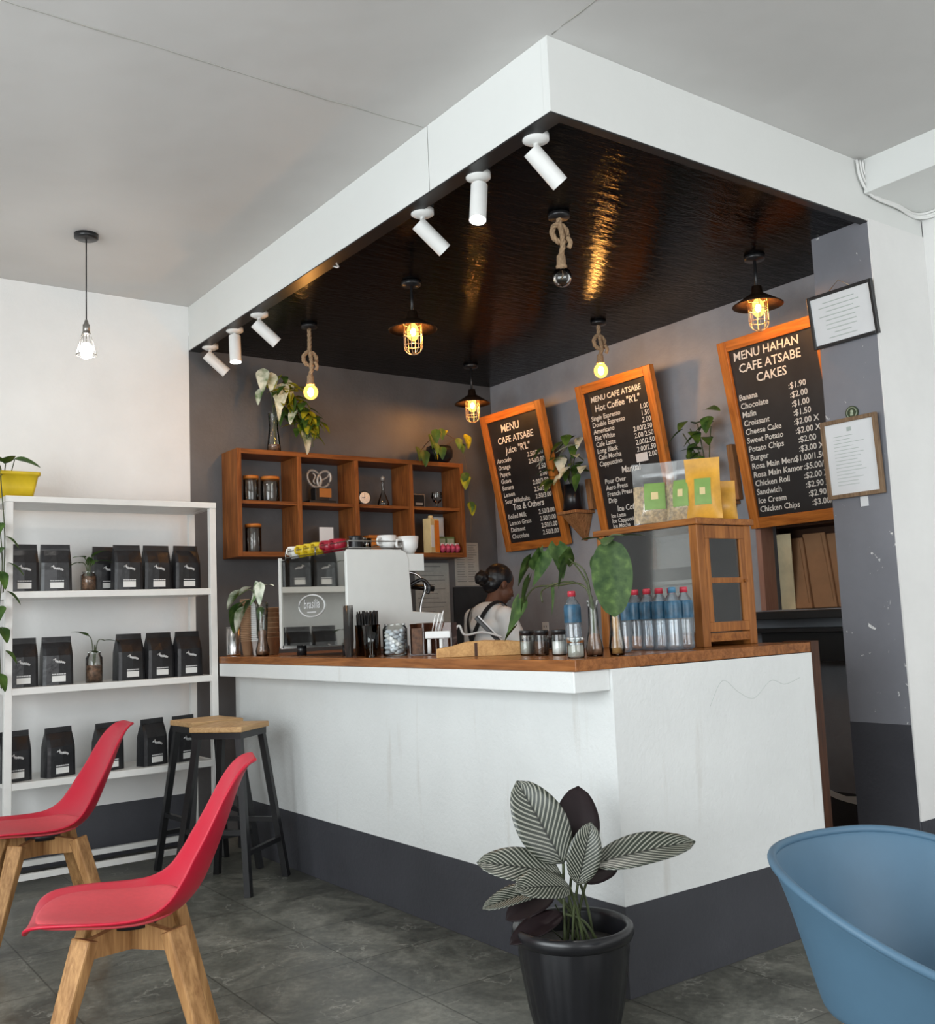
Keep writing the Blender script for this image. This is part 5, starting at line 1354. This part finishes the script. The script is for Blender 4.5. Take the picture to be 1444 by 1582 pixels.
f, v = slope_prism(pts, 0.098, 0.11); MB().add(v, f).obj('long_side', M['board_wood'], t, bevel=0.002)
B((-0.19, -0.178, -0.0975, 0.0975, 0.0, 0.036)).obj('short_side', M['board_wood'], t)
B((0.178, 0.19, -0.0975, 0.0975, 0.0, 0.048)).obj('short_side', M['board_wood'], t)
B((-0.1775, 0.1775, -0.0975, 0.0975, 0.0, 0.012)).obj('tray_floor', M['board_wood'], t)
B((-0.03, -0.018, -0.112, -0.095, 0.002, 0.056)).obj('divider', M['dark_trim'], t)
t = thing('tablet_stand', 'white wire easel holding a slanted dark tablet by the barista', 'stand', (0.52, 1.46, TZ), R(-20))
MB().tube(smooth_path([(-0.12, 0.02, 0.004), (-0.13, 0.0, 0.10), (-0.11, -0.01, 0.125), (-0.09, -0.03, 0.08), (0.0, -0.04, 0.09), (0.10, -0.04, 0.06)], 6), 0.006, 8).obj('wire_easel', M['white_plastic'], t)
m = MB(); m.bar((-0.02, 0.0, 0.165), (0.115, -0.01, 0.02), 0.026, 0.010, up=(0, 1, 0)); m.obj('tablet', M['black_plastic'], t)
MB().bar((-0.014, -0.014, 0.170), (0.120, -0.024, 0.026), 0.004, 0.006).obj('tablet_edge', M['white_plastic'], t)
t = tag(MB().ell((0, 0, 0.03), 0.10, 0.07, 0.034, 20, 10).ell((0.06, 0.02, 0.028), 0.07, 0.05, 0.03, 16, 8).ell((-0.07, -0.01, 0.022), 0.06, 0.05, 0.024, 16, 8).obj('dark_cloth', M['apron'], loc=(0.58, 1.10, 1.150)), 'crumpled dark cloth lying behind the black-lidded jars', 'cloth')
for k, (x, y) in enumerate(((0.10, 0.585), (0.105, 0.50), (0.11, 0.40))):
    lid_jar(['small black-lidded glass jar, leftmost of three in a row', 'small black-lidded glass jar, middle of three in a row', 'small black-lidded glass jar nearest the water bottle'][k], x, y, TZ, 0.029, 0.10, 'black lidded jars on the worktop', 0.55, 'black_plastic', ('paper_old', 'coffee', 'white_card')[k])
lid_jar('short glass jar with bead-like lid at the worktop corner', -0.06, 0.115, TZ, 0.031, 0.075, None, 0.6, 'glass', 'paper_old')

# ---------------------------------------------------------------- water bottles
def water_bottle(label, x, y, cap, group):
    t = thing('water_bottle', label, 'water bottle', (x, y, TZ), 0, group)
    pr = [(0.0, 0.003), (0.022, 0.001), (0.031, 0.008), (0.032, 0.02)]
    for k in range(5):
        z = 0.028 + k * 0.018; pr += [(0.0325, z), (0.0300, z + 0.008)]
    pr += [(0.0325, 0.122), (0.0325, 0.178), (0.029, 0.195), (0.018, 0.214), (0.0135, 0.220), (0.0135, 0.226)]
    MB().lathe(pr, n=22).obj('bottle_body', M['pet'], t)
    MB().lathe([(0.0331, 0.125), (0.0333, 0.126), (0.0333, 0.183), (0.0305, 0.194)], n=22).obj('label_band', M['bottle_label'], t)
    MB().lathe([(0.0, 0.247), (0.014, 0.247), (0.0155, 0.243), (0.0155, 0.225), (0.0, 0.225)], n=18).obj('cap', M[cap], t)
    return t
wb = water_bottle('single water bottle with red cap left of the glass vase', 0.13, 0.335, 'cap_red', 'loose water bottles')
dup(wb, (0.285, 0.225, TZ), 0, 'single water bottle behind the round-leaved plant')
wb0 = water_bottle('', 0.44, 0.40, 'cap_red', 'shrink-wrapped pack of water bottles')
wbb = None
names = ['leftmost', 'second from left', 'third from left', 'rightmost']
for r_ in range(2):
    for k in range(4):
        x = 0.485 + 0.067 * r_; y = 0.345 - 0.0675 * k
        lb = 'water bottle %s in the %s row of the pack' % (names[k], ('front', 'back')[r_])
        if r_ == 0 and k == 0:
            wb0.location = (x, y, TZ); wb0['label'] = lb
        elif k == 3 and r_ == 0:
            water_bottle('blue-capped water bottle rightmost in the front row of the pack', x, y, 'cap_blue', 'shrink-wrapped pack of water bottles')
        else: dup(wb0, (x, y, TZ), 0, lb)

# ---------------------------------------------------------------- arrow-leaved plants in vases
o0 = Vector((0.06, 0.145, TZ))
t = thing('arrow_leaf_plant', 'arrow-leaved plant arching left from a slim glass vase', 'plant', o0)
MB().lathe([(0.0, 0.001), (0.030, 0.001), (0.033, 0.03), (0.020, 0.10), (0.017, 0.18), (0.022, 0.205)], n=22).obj('vase', M['glass_thick'], t)
MB().lathe([(0.0, 0.004), (0.026, 0.005), (0.028, 0.03), (0.018, 0.08), (0.0, 0.085)], n=16).obj('pebbles', M['pebble'], t)
stems(t, o0, [[(.06, .145, 1.18), (.06, .15, 1.36), (.07, .20, 1.45), (.08, .30, 1.53), (.09, .38, 1.52)], [(.055, .145, 1.18), (.06, .155, 1.36), (.07, .22, 1.42), (.08, .36, 1.42), (.10, .52, 1.42), (.10, .60, 1.36)], [(.06, .145, 1.18), (.06, .15, 1.36), (.065, .18, 1.46), (.07, .24, 1.50), (.08, .28, 1.49)], [(.06, .145, 1.2), (.062, .15, 1.37), (.07, .27, 1.43), (.085, .45, 1.41), (.095, .47, 1.36)]], 0.0035)
lf = [((.09, .44, 1.56), (-.15, .25, -1), .17, .13), ((.09, .36, 1.575), (-.1, -.4, -1), .16, .12), ((.09, .52, 1.54), (-.2, .6, -.8), .15, .10), ((.08, .30, 1.50), (-.3, -.5, .5), .13, .085), ((.08, .29, 1.52), (-.2, .45, -.9), .14, .085), ((.10, .55, 1.46), (-.2, .4, -1), .17, .08), ((.10, .62, 1.38), (-.3, .1, -1), .18, .13), ((.09, .40, 1.42), (-.1, -.15, -1), .14, .028), ((.10, .66, 1.27), (-.1, .6, -.5), .10, .05), ((.10, .50, 1.5), (-.3, -.5, .8), .12, .09)]
m = MB()
for (p, d, ln, w) in lf: m.leaf(Vector(p) - o0, d, ln * 0.86, w * 0.88, 0.12, 0.2, 0.0, 'arrow')
m.obj('arrow_leaves', M['leaf_dark'], t)
o0 = Vector((0.115, 0.085, TZ))
t = thing('round_leaf_plant', 'plant with one big round leaf in slim vase left of bottles', 'plant', o0)
MB().lathe([(0.0, 0.001), (0.026, 0.001), (0.030, 0.03), (0.021, 0.10), (0.019, 0.17), (0.024, 0.19)], n=22).obj('vase', M['glass_thick'], t)
MB().tube([(0.0, 0.0, 0.008), (0.002, 0.003, 0.12), (-0.004, 0.0, 0.17)], [0.02, 0.013, 0.008], 10).obj('root', M['board_wood'], t)
stems(t, o0, [[(.115, .085, 1.30), (.115, .08, 1.40), (.115, .075, 1.56)], [(.115, .085, 1.30), (.11, .11, 1.45), (.11, .115, 1.555), (.11, .15, 1.585)], [(.115, .085, 1.3), (.11, .09, 1.5), (.11, .085, 1.585), (.12, .02, 1.585)]], 0.0035)
m = MB()
m.leaf(Vector((.10, .075, 1.575)) - o0, (-.05, -.06, -1), .285, .15, 0.05, 0.12, 0.0, 'round', up=(-.6, -.6, .2))
m.leaf(Vector((.10, .13, 1.53)) - o0, (-.05, .08, -1), .09, .075, 0.05, 0.12, 0.0, 'round', up=(-.6, -.6, .2))
m.leaf(Vector((.10, .13, 1.585)) - o0, (-.3, .8, .05), .075, .05, 0.1, 0.15, 0.0, 'round')
m.leaf(Vector((.11, .085, 1.585)) - o0, (-.4, -.2, -.2), .07, .05, 0.1, 0.15, 0.0, 'round')
m.leaf(Vector((.12, .04, 1.585)) - o0, (.3, -.9, .02), .10, .045, 0.1, 0.15, 0.0, 'oval')
m.obj('round_leaves', M['leaf_dark'], t)

# ================================================================== DISPLAY CASE
dc = thing('display_case', 'varnished wooden display case with glass sides on the counter end', 'display case', (0.72, 0.20, TZ))
DX, DY, DZ = 0.345, 0.60, 0.535
p_ = 0.045
for x in (0, DX - p_):
    for y in (0, DY - p_): B((x, x + p_, y, y + p_, 0, DZ - 0.028)).obj('post', M['case_wood'], dc, bevel=0.003)
B((-0.012, DX + 0.012, -0.012, DY + 0.012, DZ - 0.027, DZ)).obj('top_board', M['case_wood_h'], dc, bevel=0.003)
B((p_, DX - p_, 0.004, DY - 0.004, 0.02, 0.055)).obj('bottom_board', M['case_wood_h'], dc)
for xa in (0.004, DX - 0.03): B((xa, xa + 0.026, p_, DY - p_, 0.0, 0.05)).obj('side_rail', M['case_wood_h'], dc)
B((0.010, 0.014, p_, DY - p_, 0.05, DZ - 0.028)).obj('front_pane', M['glass'], dc)
B((DX - 0.014, DX - 0.010, p_, DY - p_, 0.05, DZ - 0.028)).obj('back_pane', M['glass'], dc)
B((p_, DX - p_, DY - 0.014, DY - 0.010, 0.056, DZ - 0.028)).obj('far_pane', M['glass'], dc)
B((0.02, DX - 0.02, p_, DY - p_, 0.268, 0.282)).obj('inner_shelf', M['steel'], dc)
door = B((p_ + 0.001, DX - p_ - 0.001, 0.001, 0.022, 0.06, 0.10), (p_ + 0.001, DX - p_ - 0.001, 0.001, 0.022, DZ - 0.085, DZ - 0.03), (p_ + 0.001, p_ + 0.031, 0.001, 0.022, 0.10, DZ - 0.085), (DX - p_ - 0.031, DX - p_ - 0.001, 0.001, 0.022, 0.10, DZ - 0.085), (p_ + 0.031, DX - p_ - 0.031, 0.001, 0.020, 0.262, 0.285)).obj('door', M['case_wood'], dc, bevel=0.002)
B((p_ + 0.031, DX - p_ - 0.031, 0.009, 0.012, 0.10, 0.262), (p_ + 0.031, DX - p_ - 0.031, 0.009, 0.012, 0.285, DZ - 0.085)).obj('door_pane', M['glass'], door)
MB().cyl((DX - p_ - 0.015, 0.0, 0.27), (DX - p_ - 0.015, -0.012, 0.27), 0.007, n=12).obj('knob', M['case_wood'], door)
t = thing('baking_tin', 'dark baking tin on the inner shelf of the display case', 'tin', (0.89, 0.42, TZ + 0.283))
m = MB(); m.rings([rr_(.10, .15, 0.001, .015), rr_(.12, .17, .055, .015), rr_(.115, .165, .055, .015), rr_(.097, .147, .008, .015)], False); m.obj('tin', M['black_metal'], t)
B((-.10, .10, -.14, .14, .009, .04)).obj('cake', M['coffee'], t, bevel=0.008)
CT = TZ + DZ + 0.0005
def pouch(label, x, y, w, h, rot, mats):
    t = thing('snack_pouch', label, 'snack bag', (x, y, CT), (R(-4), 0, rot), 'snack pouches on the display case')
    def surf(s, k0, k1, infl):
        def fn(u, v):
            k = k0 + (k1 - k0) * v
            a = 2 * u - 1
            th = infl * (1 - abs(a) ** 3) * (math.sin(PI * min(1, k * 1.15 + 0.10)) if k < 0.8 else 0.02)
            return (a * w / 2 * (1 - 0.05 * math.sin(PI * k)), s * max(th, 0.0012), k * h)
        return fn
    for s in (-1, 1): pass
    m = MB(); m.grid(surf(-1, 0, 1, 0.040), 12, 16); m.grid(surf(1, 0, 1, 0.040), 12, 16)
    m.obj('pouch_film', M[mats[0]], t)
    if mats[1]:
        m = MB(); m.grid(surf(-1, 0.02, 0.62, 0.034), 12, 12); m.grid(surf(1, 0.02, 0.62, 0.034), 12, 12); m.obj('contents', M[mats[1]], t)
    if mats[2]:
        def lab_(u, v):
            q = surf(-1, 0.22, 0.66, 0.040)(0.26 + 0.48 * u, v); return (q[0], q[1] - 0.002, q[2])
        lb = MB().grid(lab_, 8, 8).obj('label', M[mats[2]], t)
        def mk(u, v):
            q = surf(-1, 0.38, 0.50, 0.040)(0.42 + 0.16 * u, v); return (q[0], q[1] - 0.0035, q[2])
        MB().grid(mk, 4, 4).obj('label_mark', M['cream'], lb)
    return t
pouch('clear granola pouch with green label at the case front left', 0.775, 0.47, 0.20, 0.275, R(-52), ('pouch', 'granola', 'green_label'))
pouch('clear granola pouch with green label, middle of the pouches', 0.80, 0.335, 0.15, 0.27, R(-66), ('pouch', 'granola', 'green_label'))
pouch('yellow and clear pouch beside the case corner', 0.83, 0.245, 0.15, 0.265, R(-55), ('yellow_pouch', None, 'green_label'))
pouch('plain orange kraft pouch at the right edge of the case top', 0.945, 0.235, 0.12, 0.17, R(-30), ('yellow_pouch', None, None))
# black socket on the menu wall
t = thing('wall_socket', 'small white wall socket behind the water bottles', 'socket', (XR - 0.003, 3.10, 1.20), R(-90))
B((-0.035, 0.035, -0.008, 0.0, 0, 0.065)).obj('plate', M['white_plastic'], t, bevel=0.003)
B((-0.015, -0.009, -0.009, -0.0078, 0.025, 0.04), (0.009, 0.015, -0.009, -0.0078, 0.025, 0.04)).obj('slots', M['black_plastic'], t)

# ================================================================== BARISTA
PXX, PYY = 1.275, 2.39
person = thing('person', 'person with hair in a bun, white T-shirt and black apron behind counter', 'person', (PXX, PYY, 0), R(90))
def caps(m, p0, p1, r0, r1, n=14, flat=1.0):
    p0 = Vector(p0); p1 = Vector(p1)
    k = 6
    m.tube([p0 + (p1 - p0) * i / k for i in range(k + 1)], [r0 + (r1 - r0) * i / k for i in range(k + 1)], n)
    m.ell(p0, r0, r0, r0, n, 8); m.ell(p1, r1, r1, r1, n, 8)
def remesh(o, vox, sm=6):
    md = o.modifiers.new('skin', 'REMESH'); md.mode = 'VOXEL'; md.voxel_size = vox; md.use_smooth_shade = True
    md = o.modifiers.new('soften', 'SMOOTH'); md.iterations = sm; md.factor = 0.5
# local frame: faces -y, z up; head bows forward
HC = Vector((0, -0.105, 1.515))
bm = MB()
hm = Matrix.Translation(HC) @ Matrix.Rotation(R(24), 4, 'X') @ Matrix.Rotation(R(-8), 4, 'Z')
bm.x = hm
bm.ell((0, 0.01, 0.025), 0.074, 0.092, 0.092, 20, 14)          # skull
bm.ell((0, -0.035, -0.035), 0.060, 0.060, 0.072, 18, 12)       # face
bm.ell((0, -0.060, -0.085), 0.026, 0.022, 0.020, 12, 8)        # chin
bm.ell((0, -0.100, -0.030), 0.011, 0.016, 0.012, 10, 6)        # nose
bm.tube([(0, -0.090, 0.005), (0, -0.104, -0.028)], [0.008, 0.010], 8)
bm.ell((0, -0.090, -0.060), 0.022, 0.010, 0.008, 10, 6)        # lips
for s in (-1, 1):
    bm.ell((s * 0.075, 0.012, -0.012), 0.008, 0.019, 0.030, 10, 8)   # ears
    bm.ell((s * 0.040, -0.062, -0.030), 0.022, 0.02, 0.02, 10, 8)    # cheeks
bm.x = None
caps(bm, (0, -0.02, 1.36), (0, -0.075, 1.47), 0.052, 0.048)
# torso, slightly stooped
for z, y, rx, ry in ((0.92, 0.02, 0.155, 0.105), (1.02, 0.015, 0.135, 0.095), (1.14, 0.01, 0.140, 0.100), (1.25, 0.0, 0.150, 0.100), (1.32, -0.005, 0.140, 0.085)):
    bm.ell((0, y, z), rx, ry, 0.085, 22, 10)
arms = {}
for s in (-1, 1):
    sh_ = Vector((s * 0.165, -0.01, 1.315)); el = Vector((s * 0.215, -0.07, 1.06)); wr = Vector((s * 0.12, -0.30, 1.03))
    caps(bm, sh_, el, 0.050, 0.038); caps(bm, el, wr, 0.037, 0.025)
    hd = wr + Vector((-s * 0.02, -0.045, -0.005))
    caps(bm, wr, hd, 0.024, 0.026)
    bm.ell(hd, 0.034, 0.042, 0.015, 14, 8)
    for k, (dx, ln) in enumerate(((-0.024, 0.060), (-0.008, 0.068), (0.008, 0.064), (0.023, 0.050))):
        b0 = hd + Vector((dx, -0.030, 0.0)); b1 = b0 + Vector((dx * 0.15, -ln * 0.55, -0.006)); b2 = b1 + Vector((0, -ln * 0.35, -0.022))
        bm.tube([b0, b1, b2], [0.0095, 0.0088, 0.0072], 8); bm.ell(b2, 0.0072, n=8, m=6)
    tb = hd + Vector((-s * 0.028, 0.008, 0.0)); t1 = tb + Vector((-s * 0.026, -0.028, -0.006)); t2 = t1 + Vector((-s * 0.006, -0.026, -0.010))
    bm.tube([tb, t1, t2], [0.012, 0.0105, 0.008], 8); bm.ell(t2, 0.008, n=8, m=6)
    hip = Vector((s * 0.085, 0.02, 0.88)); kn = Vector((s * 0.09, 0.0, 0.47)); an = Vector((s * 0.09, 0.03, 0.08))
    caps(bm, hip, kn, 0.082, 0.052); caps(bm, kn, an, 0.051, 0.034)
    bm.ell((s * 0.09, -0.045, 0.035), 0.042, 0.11, 0.034, 14, 8)
bo = bm.obj('body', M['skin'], person); remesh(bo, 0.0062, 4)
hmn = MB(); hmn.x = hm
hmn.ell((0, 0.026, 0.036), 0.083, 0.096, 0.092, 22, 14)
hmn.ell((0, 0.062, -0.020), 0.066, 0.056, 0.062, 18, 12)
hmn.ell((0, 0.138, -0.012), 0.046, 0.044, 0.042, 18, 12)
for k in range(7):
    a = k * 0.9
    hmn.tube([(0.040 * math.cos(a + j * 0.35), 0.138 + 0.02 * math.sin(j), -0.012 + 0.040 * math.sin(a + j * 0.35)) for j in range(6)], 0.009, 6)
ho = hmn.obj('hair', M['hair'], person); remesh(ho, 0.006, 3)
tm = MB()
for z, y, rx, ry in ((0.93, 0.02, 0.180, 0.130), (1.02, 0.018, 0.165, 0.125), (1.14, 0.014, 0.165, 0.122), (1.25, 0.006, 0.168, 0.118), (1.325, -0.004, 0.150, 0.096)):
    tm.ell((0, y, z), rx, ry, 0.088, 24, 10)
tm.lathe([(0.070, 1.375), (0.062, 1.405), (0.052, 1.41)], (0, -0.025, 0), 18, caps=True)
for s in (-1, 1):
    sh_ = Vector((s * 0.158, -0.008, 1.315)); el = Vector((s * 0.222, -0.055, 1.115))
    caps(tm, sh_, sh_ + (el - sh_) * 0.98, 0.066, 0.074)
so = tm.obj('t_shirt', M['shirt'], person); remesh(so, 0.010, 5)
ap = MB()
for s in (-1, 1):
    q = [(s * 0.062, -0.13, 1.27), (s * 0.085, -0.085, 1.375), (s * 0.092, -0.012, 1.408), (s * 0.086, 0.065, 1.372), (s * 0.055, 0.118, 1.28), (-s * 0.02, 0.142, 1.14), (-s * 0.10, 0.13, 1.02)]
    pth = smooth_path(q, 6)
    for i in range(len(pth) - 1): ap.bar(pth[i], pth[i + 1] + (pth[i + 1] - pth[i]) * 0.15, 0.026, 0.006, up=(pth[i] - Vector((0, 0, 1.22))))
ap.obj('apron_strap', M['apron'], person)
sk = MB()
rs = []
for z, rx, ry in ((0.50, 0.235, 0.185), (0.75, 0.215, 0.165), (0.93, 0.190, 0.142), (1.045, 0.178, 0.137)):
    rs.append([(rx * math.cos(2 * PI * k / 36), 0.018 + ry * math.sin(2 * PI * k / 36), z) for k in range(36)])
sk.rings(rs, True, True, False)
sk.obj('apron_skirt', M['apron'], person, solid=0.004)
bb = MB().grid(lambda u, v: ((-0.10 + 0.20 * u) * (1 - 0.3 * v), -0.152 + 0.055 * abs(2 * u - 1) ** 2 + 0.012 * v, 1.04 + 0.24 * v), 10, 8)
bb.obj('apron_bib', M['apron'], person, solid=0.004)
sx_ = MB()
for s in (-1, 1):
    caps(sx_, (s * 0.085, 0.02, 0.87), (s * 0.09, 0.0, 0.47), 0.093, 0.066); caps(sx_, (s * 0.09, 0.0, 0.47), (s * 0.09, 0.03, 0.12), 0.064, 0.052)
tr2 = sx_.obj('trousers', M['navy'], person); remesh(tr2, 0.014, 4)
